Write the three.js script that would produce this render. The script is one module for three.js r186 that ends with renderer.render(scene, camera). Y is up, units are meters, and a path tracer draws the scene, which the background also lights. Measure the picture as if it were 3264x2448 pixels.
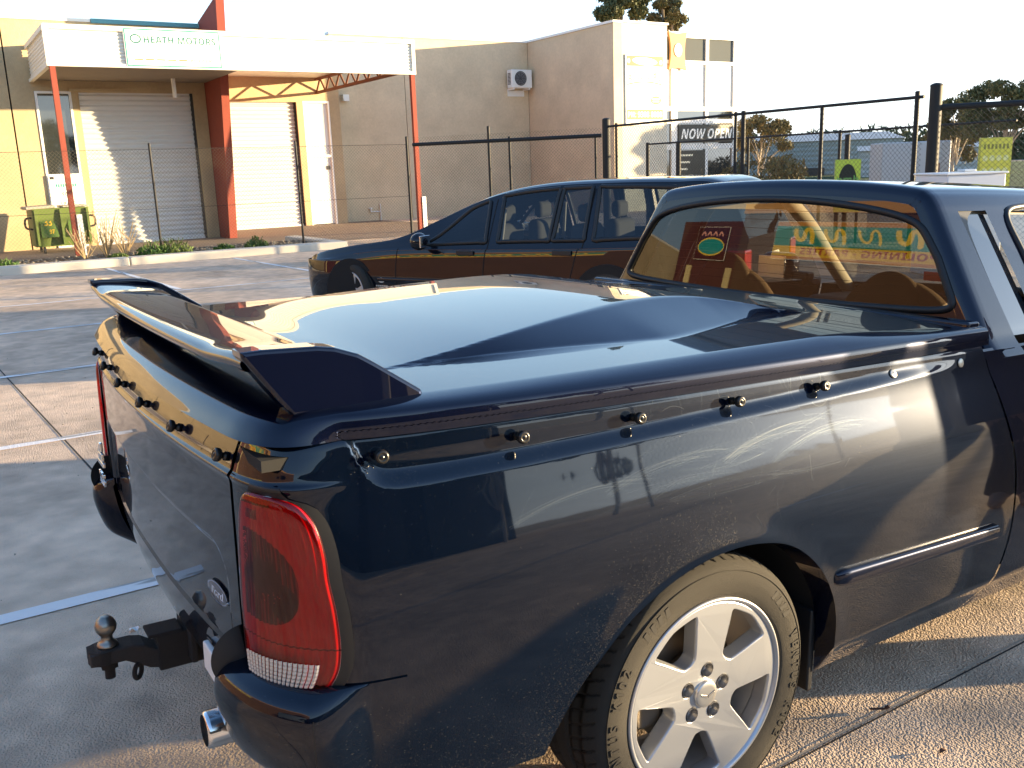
import * as THREE from 'three';
import { RoundedBoxGeometry } from 'three/addons/geometries/RoundedBoxGeometry.js';
import { mergeGeometries } from 'three/addons/utils/BufferGeometryUtils.js';
import { FontLoader } from 'three/addons/loaders/FontLoader.js';
import { TextGeometry } from 'three/addons/geometries/TextGeometry.js';
import { MarchingCubes } from 'three/addons/objects/MarchingCubes.js';

// ---------------------------------------------------------------- camera
const scene = new THREE.Scene();
const camera = new THREE.PerspectiveCamera(44.92, 4 / 3, 0.05, 3000);
camera.position.set(-1.3347, 1.4896, 2.2663);
{
  const yaw = -57.942 * Math.PI / 180, pitch = 12.96 * Math.PI / 180, roll = -2.141 * Math.PI / 180;
  const f = new THREE.Vector3(Math.cos(pitch) * Math.cos(yaw), -Math.sin(pitch), Math.cos(pitch) * Math.sin(yaw));
  const r = new THREE.Vector3().crossVectors(f, new THREE.Vector3(0, 1, 0)).normalize();
  const u = new THREE.Vector3().crossVectors(r, f);
  camera.up.copy(u.multiplyScalar(Math.cos(roll)).addScaledVector(r, -Math.sin(roll)));
  camera.lookAt(camera.position.clone().add(f));
}
// ---------------------------------------------------------------- sky, sun, exposure
const SUN = new THREE.Vector3(Math.cos(0.086) * 0.876, Math.sin(0.086), Math.cos(0.086) * 0.482).normalize();
{
  const w = 1024, h = 512, d = new Float32Array(w * h * 4);
  const stops = [[0, 0.40, 0.415, 0.40], [4, 0.35, 0.395, 0.405], [10, 0.215, 0.315, 0.395], [20, 0.122, 0.208, 0.325], [35, 0.066, 0.127, 0.245], [60, 0.040, 0.085, 0.172], [90, 0.032, 0.068, 0.142]];
  for (let j = 0; j < h; j++) {
    const el = ((j + 0.5) / h - 0.5) * 180, e = Math.max(0, el);
    let k = 0; while (k < stops.length - 2 && e > stops[k + 1][0]) k++;
    const a = stops[k], b = stops[k + 1]; let t = Math.min(1, (e - a[0]) / (b[0] - a[0]));
    for (let i = 0; i < w; i++) {
      const az = ((i + 0.5) / w - 0.5) * 2 * Math.PI, ce = Math.cos(el * Math.PI / 180);
      const dx = Math.cos(az) * ce, dy = Math.sin(el * Math.PI / 180), dz = Math.sin(az) * ce;
      const g = Math.acos(Math.min(1, dx * SUN.x + Math.max(0, dy) * SUN.y + dz * SUN.z)) * 180 / Math.PI;
      const glow = Math.exp(-g / 26) * Math.exp(-e / 24), o = (j * w + i) * 4;
      const halo = 1.0 * Math.exp(-Math.pow(g / 10, 1.3));
      const c = [a[1] + (b[1] - a[1]) * t + glow * 0.66 + halo, a[2] + (b[2] - a[2]) * t + glow * 0.72 + halo * 0.95, a[3] + (b[3] - a[3]) * t + glow * 0.76 + halo * 0.9];
      if (el < 0) { c[0] = 0.2; c[1] = 0.18; c[2] = 0.16; }
      d[o] = c[0]; d[o + 1] = c[1]; d[o + 2] = c[2]; d[o + 3] = 1;
    }
  }
  const sky = new THREE.DataTexture(d, w, h, THREE.RGBAFormat, THREE.FloatType);
  sky.mapping = THREE.EquirectangularReflectionMapping; sky.magFilter = sky.minFilter = THREE.LinearFilter; sky.needsUpdate = true;
  scene.background = sky; scene.environment = sky;
}
const sun = new THREE.DirectionalLight(new THREE.Color().setRGB(1, 0.75, 0.42), 5);
sun.position.copy(SUN).multiplyScalar(80); sun.target.position.set(0, 0, 0); scene.add(sun, sun.target);
sun.castShadow = true; sun.shadow.mapSize.set(4096, 4096); sun.shadow.radius = 1;
Object.assign(sun.shadow.camera, { left: -45, right: 45, top: 30, bottom: -30, near: 1, far: 220 });
const renderer = new THREE.WebGLRenderer({ antialias: true });
renderer.toneMapping = THREE.LinearToneMapping; renderer.toneMappingExposure = 4.3;
renderer.outputColorSpace = THREE.SRGBColorSpace; renderer.shadowMap.enabled = true;

// ---------------------------------------------------------------- helpers
let seed = 7;
const rnd = () => { seed = (seed + 0x6D2B79F5) | 0; let t = Math.imul(seed ^ seed >>> 15, 1 | seed); t = t + Math.imul(t ^ t >>> 7, 61 | t) ^ t; return ((t ^ t >>> 14) >>> 0) / 4294967296; };
const rr = (a, b) => a + (b - a) * rnd();
const V = (x, y, z) => new THREE.Vector3(x, y, z);
const lerp = (a, b, t) => a + (b - a) * t;
const clamp = (x, a = 0, b = 1) => Math.min(b, Math.max(a, x));
const sm = (a, b, x) => { const t = clamp((x - a) / (b - a)); return t * t * (3 - 2 * t); };
function table(rows) { // monotone x, smooth-ish linear table
  return x => { if (x <= rows[0][0]) return rows[0][1]; for (let i = 1; i < rows.length; i++) if (x <= rows[i][0]) { const a = rows[i - 1], b = rows[i]; return lerp(a[1], b[1], (x - a[0]) / (b[0] - a[0])); } return rows[rows.length - 1][1]; };
}
function smoothTable(rows) { // Catmull-Rom through the rows
  return x => {
    const n = rows.length; if (x <= rows[0][0]) return rows[0][1]; if (x >= rows[n - 1][0]) return rows[n - 1][1];
    let i = 1; while (x > rows[i][0]) i++;
    const a = rows[i - 1], b = rows[i], p = rows[Math.max(0, i - 2)], q = rows[Math.min(n - 1, i + 1)], h = b[0] - a[0], t = (x - a[0]) / h;
    const m0 = (b[1] - p[1]) / (b[0] - p[0] || 1) * h, m1 = (q[1] - a[1]) / (q[0] - a[0] || 1) * h, t2 = t * t, t3 = t2 * t;
    return (2 * t3 - 3 * t2 + 1) * a[1] + (t3 - 2 * t2 + t) * m0 + (-2 * t3 + 3 * t2) * b[1] + (t3 - t2) * m1;
  };
}
const taken = {};
function numbered(n) { if (!(n in taken)) { taken[n] = 0; return n; } taken[n]++; return n + '_' + String(taken[n]).padStart(3, '0'); }
function shade(o) { o.traverse(m => { if (m.isMesh) { m.castShadow = m.receiveShadow = true; } }); return o; }
function thing(name, label, category, pos = [0, 0, 0], turn = 0, group) {
  const o = new THREE.Group(); o.name = numbered(name); o.position.set(...pos); o.rotation.y = turn; scene.add(o);
  o.userData = { label, category }; if (group) o.userData.group = group; return o;
}
const seenG = new WeakSet();
function fixWinding(g) { // faces turned the way their normals point
  if (seenG.has(g) || !g.attributes.normal) return g; seenG.add(g); const p = g.attributes.position.array, n = g.attributes.normal.array, ix = g.index ? g.index.array : null, T = (ix ? ix.length : p.length / 3) / 3;
  for (let t = 0; t < T; t++) { const a = ix ? ix[t * 3] : t * 3, b = ix ? ix[t * 3 + 1] : t * 3 + 1, c = ix ? ix[t * 3 + 2] : t * 3 + 2; const ux = p[b * 3] - p[a * 3], uy = p[b * 3 + 1] - p[a * 3 + 1], uz = p[b * 3 + 2] - p[a * 3 + 2], vx = p[c * 3] - p[a * 3], vy = p[c * 3 + 1] - p[a * 3 + 1], vz = p[c * 3 + 2] - p[a * 3 + 2]; const nx = n[a * 3] + n[b * 3] + n[c * 3], ny = n[a * 3 + 1] + n[b * 3 + 1] + n[c * 3 + 1], nz = n[a * 3 + 2] + n[b * 3 + 2] + n[c * 3 + 2]; if ((uy * vz - uz * vy) * nx + (uz * vx - ux * vz) * ny + (ux * vy - uy * vx) * nz < 0) { if (ix) { ix[t * 3 + 1] = c; ix[t * 3 + 2] = b; } else for (const k of ['position', 'normal', 'uv']) { const A = g.attributes[k]; if (!A) continue; const s = A.itemSize; for (let q = 0; q < s; q++) { const h = A.array[b * s + q]; A.array[b * s + q] = A.array[c * s + q]; A.array[c * s + q] = h; } } } }
  return g;
}
function part(name, geo, mat, parent, label) { fixWinding(geo); const m = new THREE.Mesh(geo, mat); m.name = name; m.castShadow = m.receiveShadow = true; parent.add(m); if (label) m.userData.label = label; return m; }
function solo(name, geo, mat, label, category, group) { const m = part(numbered(name), geo, mat, scene); m.userData = { label, category }; if (group) m.userData.group = group; return m; }
function struct(name, geo, mat) { const m = part(numbered(name), geo, mat, scene); m.userData.kind = 'structure'; return m; }
const flat = g => { const o = g.index ? g.toNonIndexed() : g; for (const k of Object.keys(o.attributes)) if (!['position', 'normal', 'uv'].includes(k)) o.deleteAttribute(k); return o; };
const merge = list => mergeGeometries(list.map(flat));
function surf(nu, nv, f, uvf, eps = 1e-4) { // smooth parametric sheet with finite-difference normals
  const P = [], N = [], U = [], I = [];
  const a = new THREE.Vector3(), b = new THREE.Vector3();
  for (let j = 0; j <= nv; j++) for (let i = 0; i <= nu; i++) {
    const u = i / nu, v = j / nv, p = f(u, v); P.push(...p);
    const u0 = f(Math.max(0, u - eps), v), u1 = f(Math.min(1, u + eps), v), v0 = f(u, Math.max(0, v - eps)), v1 = f(u, Math.min(1, v + eps));
    a.set(u1[0] - u0[0], u1[1] - u0[1], u1[2] - u0[2]); b.set(v1[0] - v0[0], v1[1] - v0[1], v1[2] - v0[2]);
    a.cross(b).normalize(); if (!(a.lengthSq() > 0.5)) a.set(0, 1, 0); N.push(a.x, a.y, a.z);
    const w = uvf ? uvf(u, v, p) : [u, v]; U.push(w[0], w[1]);
  }
  for (let j = 0; j < nv; j++) for (let i = 0; i < nu; i++) { const q = j * (nu + 1) + i; I.push(q, q + 1, q + nu + 2, q, q + nu + 2, q + nu + 1); }
  const g = new THREE.BufferGeometry(); g.setAttribute('position', new THREE.Float32BufferAttribute(P, 3)); g.setAttribute('normal', new THREE.Float32BufferAttribute(N, 3)); g.setAttribute('uv', new THREE.Float32BufferAttribute(U, 2)); g.setIndex(I); return g;
}
function flipped(g) { const o = g.clone(), i = o.index.array; for (let k = 0; k < i.length; k += 3) { const t = i[k]; i[k] = i[k + 1]; i[k + 1] = t; } const n = o.attributes.normal; for (let k = 0; k < n.count; k++) n.setXYZ(k, -n.getX(k), -n.getY(k), -n.getZ(k)); return o; }
function mirrorZ(g) { const o = (g.index ? g.clone() : g.clone()); const p = o.attributes.position, n = o.attributes.normal; for (let k = 0; k < p.count; k++) { p.setZ(k, -p.getZ(k)); n.setZ(k, -n.getZ(k)); } if (o.index) { const i = o.index.array; for (let k = 0; k < i.length; k += 3) { const t = i[k]; i[k] = i[k + 1]; i[k + 1] = t; } } else { for (const key of ['position', 'normal', 'uv']) { const a = o.attributes[key], s = a.itemSize; for (let k = 0; k < a.count; k += 3) for (let c = 0; c < s; c++) { const t = a.array[k * s + c]; a.array[k * s + c] = a.array[(k + 1) * s + c]; a.array[(k + 1) * s + c] = t; } } } return o; }
const box = (x0, x1, y0, y1, z0, z1) => new THREE.BoxGeometry(x1 - x0, y1 - y0, z1 - z0).translate((x0 + x1) / 2, (y0 + y1) / 2, (z0 + z1) / 2);
const rbox = (x0, x1, y0, y1, z0, z1, r = 0.01, s = 2) => new RoundedBoxGeometry(x1 - x0, y1 - y0, z1 - z0, s, Math.min(r, (x1 - x0) / 2.01, (y1 - y0) / 2.01, (z1 - z0) / 2.01)).translate((x0 + x1) / 2, (y0 + y1) / 2, (z0 + z1) / 2);
function bar(a, b, r, n = 8) { const A = V(...a), B = V(...b), d = B.clone().sub(A), g = new THREE.CylinderGeometry(r, r, d.length(), n); g.applyQuaternion(new THREE.Quaternion().setFromUnitVectors(V(0, 1, 0), d.normalize())); return g.translate((A.x + B.x) / 2, (A.y + B.y) / 2, (A.z + B.z) / 2); }
const tube = (pts, r, n = 40, rad = 8, closed = false) => new THREE.TubeGeometry(new THREE.CatmullRomCurve3(pts.map(p => V(...p)), closed), n, r, rad, closed);
const lathe = (pts, n = 32) => new THREE.LatheGeometry(pts.map(p => new THREE.Vector2(p[0], p[1])), n);
function prism(pts, depth, bevel = 0, seg = 2) { const s = new THREE.Shape(pts.map(p => new THREE.Vector2(p[0], p[1]))); return new THREE.ExtrudeGeometry(s, { depth, bevelEnabled: bevel > 0, bevelSize: bevel, bevelThickness: bevel, bevelOffset: -bevel, bevelSegments: seg, curveSegments: 12 }); }
function uvMetres(g, sx = 1, sy = sx) { // box-mapped uv in metres
  const p = g.attributes.position, n = g.attributes.normal, u = new Float32Array(p.count * 2);
  for (let i = 0; i < p.count; i++) { const ax = Math.abs(n.getX(i)), ay = Math.abs(n.getY(i)), az = Math.abs(n.getZ(i)); let a, b; if (ay > ax && ay > az) { a = p.getX(i); b = p.getZ(i); } else if (ax > az) { a = p.getZ(i); b = p.getY(i); } else { a = p.getX(i); b = p.getY(i); } u[i * 2] = a / sx; u[i * 2 + 1] = b / sy; }
  g.setAttribute('uv', new THREE.BufferAttribute(u, 2)); return g;
}
// tileable value noise
function noiseTile(per, sd) { const r = new Float32Array(per * per); let s = sd; for (let i = 0; i < r.length; i++) { s = (Math.imul(s, 1664525) + 1013904223) >>> 0; r[i] = s / 4294967296; } return (x, y) => { const xi = Math.floor(x), yi = Math.floor(y); let fx = x - xi, fy = y - yi; fx = fx * fx * (3 - 2 * fx); fy = fy * fy * (3 - 2 * fy); const m = (a) => ((a % per) + per) % per; const x0 = m(xi), x1 = m(xi + 1), y0 = m(yi) * per, y1 = m(yi + 1) * per; return lerp(lerp(r[y0 + x0], r[y0 + x1], fx), lerp(r[y1 + x0], r[y1 + x1], fx), fy); }; }
function fbmTile(base, oct, sd) { const L = []; for (let o = 0; o < oct; o++) L.push([base << o, noiseTile(base << o, sd + o * 977), 1 / (1 << o)]); let tot = L.reduce((a, b) => a + b[2], 0); return (u, v) => { let s = 0; for (const [p, n, a] of L) s += n(u * p, v * p) * a; return s / tot; }; }
function dataTex(w, h, fn, srgb, rep) { const d = new Uint8Array(w * h * 4); for (let j = 0; j < h; j++) for (let i = 0; i < w; i++) { const c = fn((i + 0.5) / w, (j + 0.5) / h), o = (j * w + i) * 4; if (typeof c === 'number') { d[o] = d[o + 1] = d[o + 2] = clamp(c) * 255; } else { d[o] = clamp(c[0]) * 255; d[o + 1] = clamp(c[1]) * 255; d[o + 2] = clamp(c[2]) * 255; } d[o + 3] = 255; } const t = new THREE.DataTexture(d, w, h); t.wrapS = t.wrapT = THREE.RepeatWrapping; t.magFilter = THREE.LinearFilter; t.minFilter = THREE.LinearMipmapLinearFilter; t.generateMipmaps = true; if (srgb) t.colorSpace = THREE.SRGBColorSpace; if (rep) t.repeat.set(rep[0], rep[1]); t.needsUpdate = true; return t; }
function canvasTex(w, h, draw) { const c = document.createElement('canvas'); c.width = w; c.height = h; const g = c.getContext('2d'); draw(g, w, h); const t = new THREE.CanvasTexture(c); t.colorSpace = THREE.SRGBColorSpace; return t; }
const lin = (r, g, b) => new THREE.Color().setRGB(r, g, b);
const std = (c, roughness = 0.8, o = {}) => new THREE.MeshStandardMaterial({ color: lin(...c), roughness, side: THREE.DoubleSide, ...o });
const phys = (c, roughness, o = {}) => new THREE.MeshPhysicalMaterial({ color: lin(...c), roughness, side: THREE.DoubleSide, ...o });
const clearTex = (t, sx, sy) => { const c = t.clone(); c.repeat.set(sx, sy); c.needsUpdate = true; return c; };

// ---------------------------------------------------------------- textures and materials
const fb1 = fbmTile(4, 7, 11), fb2 = fbmTile(8, 6, 71), fb3 = fbmTile(64, 3, 33), fbg = fbmTile(256, 2, 5);
const concMap = dataTex(1024, 1024, (u, v) => { const a = fb1(u, v), b = fb3(u, v), s = fb2(u + 0.37, v * 0.6 + 0.2); let k = 0.85 + (a - 0.5) * 0.40 + (b - 0.5) * 0.22; const stain = sm(0.60, 0.72, s) * 0.10; k -= stain; return [k * 0.985, k * 0.87, k * 0.75]; }, true);
const concBump = dataTex(1024, 1024, (u, v) => 0.85 * fbg(u, v) + 0.15 * fb3(u + 0.2, v));
const ground_m = std([1, 1, 1], 0.93, { map: clearTex(concMap, 1 / 7, 1 / 7), bumpMap: clearTex(concBump, 1 / 1.05, 1 / 1.05), bumpScale: 0.0065 });
const kerb_m = std([0.62, 0.57, 0.48], 0.9, { bumpMap: clearTex(concBump, 0.7, 0.7), bumpScale: 0.006 });
const line_m = std([1, 1, 1], 0.85, { map: dataTex(512, 64, (u, v) => { const w = fb2(u, v * 0.2), k = sm(0.34, 0.46, w); return [lerp(0.66, 0.93, k), lerp(0.64, 0.92, k), lerp(0.61, 0.90, k)]; }, true), bumpMap: clearTex(concBump, 2, 0.1), bumpScale: 0.004 });
const wallTex = dataTex(512, 512, (u, v) => { const k = 0.93 + (fb1(u, v) - 0.5) * 0.16 + (fb3(u, v) - 0.5) * 0.06; return [k, k, k]; }, true);
const wallBump = dataTex(512, 512, (u, v) => fb3(u, v) * 0.6 + fb1(u, v) * 0.4);
const wall = (c, rough = 0.85) => std(c, rough, { map: clearTex(wallTex, 1 / 3, 1 / 3), bumpMap: clearTex(wallBump, 1, 1), bumpScale: 0.004 });
const tan_m = wall([0.56, 0.43, 0.25]), tan2_m = wall([0.76, 0.60, 0.40]), red_m = wall([0.29, 0.06, 0.036]), brown_m = wall([0.20, 0.09, 0.05]), cream_m = std([0.78, 0.74, 0.64], 0.55), white_m = std([0.8, 0.79, 0.75], 0.5), teal_m = std([0.10, 0.28, 0.30], 0.5);
const steel_m = std([0.70, 0.70, 0.68], 0.45, { metalness: 0.35 }), black_m = std([0.012, 0.012, 0.012], 0.45), matte_m = std([0.01, 0.01, 0.01], 0.9), dark_m = std([0.03, 0.03, 0.032], 0.7);
const winGlass_m = phys([0.03, 0.035, 0.035], 0.04, { metalness: 0, clearcoat: 1, clearcoatRoughness: 0.02, ior: 1.9, specularIntensity: 1 });
const paint_m = phys([0.0020, 0.0037, 0.0150], 0.30, { metalness: 0.45, specularIntensity: 0.0, clearcoat: 1, clearcoatRoughness: 0.015, ior: 1.5 });
const chrome_m = std([0.8, 0.8, 0.8], 0.12, { metalness: 1 });
const plastic_m = std([0.015, 0.015, 0.016], 0.5);
// ---------------------------------------------------------------- the setting
const plane = (x0, x1, z0, z1, y) => { const g = new THREE.PlaneGeometry(x1 - x0, z1 - z0).rotateX(-Math.PI / 2).translate((x0 + x1) / 2, y, (z0 + z1) / 2); return uvMetres(g); };
const grassFar_m = std([0.07, 0.085, 0.03], 1, { bumpMap: clearTex(concBump, 0.3, 0.3), bumpScale: 0.05 });
struct('ground', plane(-700, 900, -900, 700, -0.03), std([0.15, 0.13, 0.10], 1));
struct('car_park_paving', plane(-30, 60, -32, 30, 0), ground_m);
// saw-cut joints
const joint_m = std([0.035, 0.03, 0.026], 0.95), litEdge_m = std([0.42, 0.36, 0.28], 0.95);
function strip(a, b, w, y, m, name) { const d = Math.atan2(b[1] - a[1], b[0] - a[0]), l = Math.hypot(b[0] - a[0], b[1] - a[1]); const g = uvMetres(new THREE.PlaneGeometry(l, w).rotateX(-Math.PI / 2)).rotateY(-d).translate((a[0] + b[0]) / 2, y, (a[1] + b[1]) / 2); return struct(name, g, m); }
strip([-1.05, -9.5], [-0.60, -0.6], 0.011, 0.0015, joint_m, 'paving_joint');
strip([-4, 0.844], [8, 0.904], 0.006, 0.0015, joint_m, 'paving_joint');
strip([-4, 0.834], [8, 0.894], 0.006, 0.003, litEdge_m, 'paving_joint');  // pale strip colours in the sunlit edge of this joint
// bay lines
const bay = (a, b, w = 0.085) => { const d = Math.atan2(b[1] - a[1], b[0] - a[0]), l = Math.hypot(b[0] - a[0], b[1] - a[1]); const g = new THREE.PlaneGeometry(l, w, 1, 1).rotateX(-Math.PI / 2); const u = g.attributes.uv; for (let i = 0; i < u.count; i++) u.setX(i, u.getX(i) * l / 4); g.rotateY(-d).translate((a[0] + b[0]) / 2, 0.004, (a[1] + b[1]) / 2); struct('bay_line', g, line_m); };
line_m.map.wrapS = line_m.map.wrapT = THREE.RepeatWrapping;
for (const z of [-1.285, -3.80, -6.19]) bay([-1.6, z], [4.2, z]);
bay([-3, -8.8], [4.4, -8.8]); bay([-6, -11.52], [9, -11.2]);
for (const x of [-3.1, -0.75, 1.64, 3.98]) bay([x - 0.1, -16.2], [x + 0.1, -11.5]);
for (const z of [1.23, 3.75]) bay([3.2, z], [4.2, z]);
// kerb, bed, apron
struct('kerb', uvMetres(merge([rbox(-24, 2.0, -0.05, 0.15, -16.78, -16.45, 0.03), rbox(2.012, 6.4, -0.05, 0.15, -16.78, -16.45, 0.03)])), kerb_m);
struct('kerb', uvMetres(rbox(6.1, 6.42, -0.05, 0.15, -19.6, -16.79, 0.03)), kerb_m);
struct('garden_bed', uvMetres(box(-24, 6.1, -0.05, 0.10, -18.7, -16.775)), std([0.16, 0.125, 0.085], 1, { bumpMap: clearTex(concBump, 1, 1), bumpScale: 0.05 }));
struct('driveway_apron', plane(-24, 12, -27, -18.7, 0.006), std([0.22, 0.165, 0.125], 0.9, { bumpMap: clearTex(concBump, 0.6, 0.6), bumpScale: 0.012 }));

function signPlane(w, h, mat) { const g = new THREE.BoxGeometry(w, h, 0.03); return g; }
const pic = (t, rough = 0.5) => std([1, 1, 1], rough, { map: t });
function panel(name, w, h, tex, pos, turn, parent, edge = white_m) { // thin board with printed face
  const g = new THREE.Group(); g.name = name; g.position.set(...pos); g.rotation.y = turn; parent.add(g);
  part('board', new THREE.BoxGeometry(w, h, 0.03), edge, g); const f = part('printed_face', new THREE.PlaneGeometry(w - 0.02, h - 0.02).translate(0, 0, 0.018), pic(tex), g); return g;
}
function ribbed(x0, x1, y0, y1, z, pitch, depth, vertical = false) { // corrugated sheet, ribs along x
  const n = Math.round((y1 - y0) / pitch) * 8; return surf(1, n, (u, v) => [lerp(x0, x1, u), lerp(y0, y1, v), z + depth * 0.5 * Math.sin(v * n / 8 * Math.PI * 2)], null, 1 / n / 3);
}
// ---- workshop with canopy
{
  const b = thing('workshop_building', 'tan concrete workshop with two roller doors, red fin wall and white canopy', 'building', [0, 0, 0]);
  const wx = (n, x0, x1, y0, y1, z, t = 0.3, m = tan_m) => part(n, uvMetres(box(x0, x1, y0, y1, z - t, z)), m, b);
  // wall panels, joints left open by 20 mm
  for (let k = 0; k < 4; k++) wx('wall_panel', -25 + k * 6.515, -25 + k * 6.515 + 6.49, 0, 5.38, -23.5);
  wx('wall_panel', 1.07, 1.58, 0, 5.38, -23.5); wx('wall_panel', 1.58, 2.40, 3.76, 5.38, -23.5); wx('wall_panel', 2.40, 2.50, 0, 5.38, -23.5); wx('wall_panel', 2.50, 5.32, 3.74, 5.38, -23.5); wx('wall_panel', 5.32, 5.64, 0, 5.38, -23.5);
  part('joint_backing', box(-25, 1.2, 0, 5.3, -23.79, -23.62), matte_m, b);
  wx('wall_panel', 5.86, 6.15, 0, 5.38, -26.5); wx('wall_panel', 6.15, 9.20, 3.78, 5.38, -26.5); wx('wall_panel', 9.20, 9.40, 0, 5.38, -26.5); wx('wall_panel', 9.40, 10.28, 3.82, 5.38, -26.5); wx('wall_panel', 10.28, 10.62, 0, 5.38, -26.5);
  part('parapet_cap', merge([box(-25, 3.05, 5.38, 5.45, -23.82, -23.47), box(5.86, 10.62, 5.38, 5.45, -26.82, -26.47)]), cream_m, b);
  part('parapet_cap', box(3.06, 5.66, 5.36, 5.46, -23.82, -23.44), teal_m, b, 'grey green roof flashing');
  part('roof_sheet', box(-25, 10.6, 5.2, 5.25, -45, -23.8), steel_m, b);
  // roller doors: curtain, side guides
  const rollD = (x0, x1, y1, z, name) => { const g = new THREE.Group(); g.name = 'roller_door'; b.add(g); part('curtain', ribbed(x0, x1, 0.02, y1, z - 0.12, 0.125, 0.045), steel_m, g); part('guide', box(x0 - 0.01, x0 + 0.06, 0, y1, z - 0.16, z - 0.06), tan_m, g); part('guide', box(x1 - 0.05, x1 + 0.01, 0, y1, z - 0.16, z - 0.06), dark_m, g); part('bottom_rail', box(x0, x1, 0.0, 0.06, z - 0.15, z - 0.07), steel_m, g); };
  rollD(2.51, 5.31, 3.74, -23.5); rollD(6.16, 9.19, 3.78, -26.5);
  part('door_hood', box(2.35, 3.75, 3.75, 3.82, -23.5, -23.42), tan_m, b);
  // narrow window and lease board
  const w = new THREE.Group(); w.name = 'window'; b.add(w);
  part('frame', merge([box(1.585, 1.64, 0.75, 3.755, -23.6, -23.48), box(2.34, 2.395, 0.75, 3.755, -23.6, -23.48), box(1.64, 2.34, 3.70, 3.755, -23.6, -23.48), box(1.64, 2.34, 1.72, 1.80, -23.6, -23.48), box(1.64, 2.34, 0.75, 0.80, -23.6, -23.48)]), white_m, w);
  part('pane', box(1.64, 2.34, 1.80, 3.70, -23.57, -23.55), winGlass_m, w);
  part('lower_panel', box(1.64, 2.34, 0.0, 0.75, -23.6, -23.52), white_m, w);
  panel('lease_board', 0.76, 1.02, canvasTex(384, 512, (g, W, H) => { g.fillStyle = '#f4f4ec'; g.fillRect(0, 0, W, H); g.fillStyle = '#2a2a2a'; g.fillRect(12, 10, 52, 34); g.fillStyle = '#0e8f86'; for (let i = 0; i < 9; i++) g.fillRect(70 + i * 28, 100 + (i % 2) * 4, 20, 38); g.fillRect(110, 470, 130, 42); g.fillStyle = '#3a3a38'; g.font = 'bold 62px sans-serif'; g.textAlign = 'center'; g.fillText('FOR', W / 2, 250); g.fillText('LEASE', W / 2, 370); }), [1.99, 1.26, -23.455], 0, b);
  // personnel door
  const d = new THREE.Group(); d.name = 'door'; b.add(d);
  part('door_leaf', box(9.46, 10.22, 0.03, 2.1, -26.62, -26.56), white_m, d); part('door_frame', merge([box(9.405, 9.46, 0, 3.815, -26.66, -26.5), box(10.22, 10.275, 0, 3.815, -26.66, -26.5), box(9.46, 10.22, 2.1, 2.18, -26.66, -26.5), box(9.46, 10.22, 3.75, 3.815, -26.66, -26.5)]), white_m, d); part('toplight', box(9.46, 10.22, 2.18, 3.75, -26.6, -26.57), std([0.72, 0.73, 0.70], 0.25), d); part('door_handle', box(10.06, 10.16, 1.72, 1.84, -26.57, -26.53), dark_m, d);
  part('bollard_light', merge([box(10.9, 11.1, 3.85, 4.05, -26.98, -26.8)]), white_m, b);
  // red fin wall, leaning out at the top
  const fin = prism([[-23.35, 0], [-22.62, 0], [-21.72, 5.86], [-23.55, 5.50], [-23.55, 5.4], [-26.6, 5.4], [-26.6, 0]].map(p => [-p[0], p[1]]), 0.2); fin.rotateY(Math.PI / 2).translate(5.65, 0, 0); part('fin_wall', uvMetres(fin), red_m, b);
  const lou = []; for (let k = 0; k < 6; k++) lou.push(box(5.68, 5.74, 5.0 + 0.1 * k, 5.08 + 0.1 * k, -26.2, -23.6 - 0.42 * k)); part('fin_cladding', merge([...lou]), white_m, b);
  // canopy
  const c = new THREE.Group(); c.name = 'canopy'; b.add(c);
  part('fascia_sheet', ribbed(1.56, 10.0, 4.02, 4.70, -20.0, 0.076, 0.018), cream_m, c);
  part('fascia_sheet', ribbed(0, 3.42, 4.02, 4.70, 0, 0.076, 0.018).rotateY(-Math.PI / 2).rotateY(Math.PI).translate(1.56, 0, -20.02), cream_m, c);
  part('fascia_trim', merge([box(1.52, 10.04, 4.69, 4.79, -20.05, -19.95), box(1.52, 10.04, 3.95, 4.02, -20.05, -19.95), box(1.50, 1.62, 3.95, 4.78, -20.06, -19.955), box(9.96, 10.05, 3.95, 4.78, -20.06, -19.955), box(1.51, 1.60, 4.69, 4.79, -23.49, -20.06), box(1.51, 1.60, 3.95, 4.02, -23.49, -20.06)]), cream_m, c);
  part('canopy_roof', merge([box(1.6, 10.0, 4.50, 4.54, -23.49, -20.06), box(5.87, 10.0, 4.50, 4.54, -26.49, -23.5)]), steel_m, c);
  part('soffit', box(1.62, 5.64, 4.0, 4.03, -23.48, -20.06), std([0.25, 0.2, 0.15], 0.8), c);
  const tr = []; for (const x of [9.9]) { tr.push(box(x - 0.04, x + 0.04, 4.02, 4.10, -26.49, -20.07), box(x - 0.04, x + 0.04, 4.42, 4.49, -26.49, -20.07)); for (let k = 0; k < 8; k++) tr.push(bar([x, 4.05, -20.3 - k * 0.78], [x, 4.46, -20.69 - k * 0.78], 0.03, 6), bar([x, 4.46, -20.69 - k * 0.78], [x, 4.05, -21.08 - k * 0.78], 0.03, 6)); } part('truss', merge(tr), brown_m, c);
  for (const x of [1.60, 9.95]) { part('post', box(x - 0.055, x + 0.055, 0, 3.95, -20.06, -19.95), red_m, c); part('post_sleeve', box(x + 0.06, x + 0.17, 0, 0.9, -20.04, -19.93), white_m, c); }
  part('downpipe', bar([4.62, 4.0, -22.5], [4.62, 3.55, -22.5], 0.05, 10), white_m, c);
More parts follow.
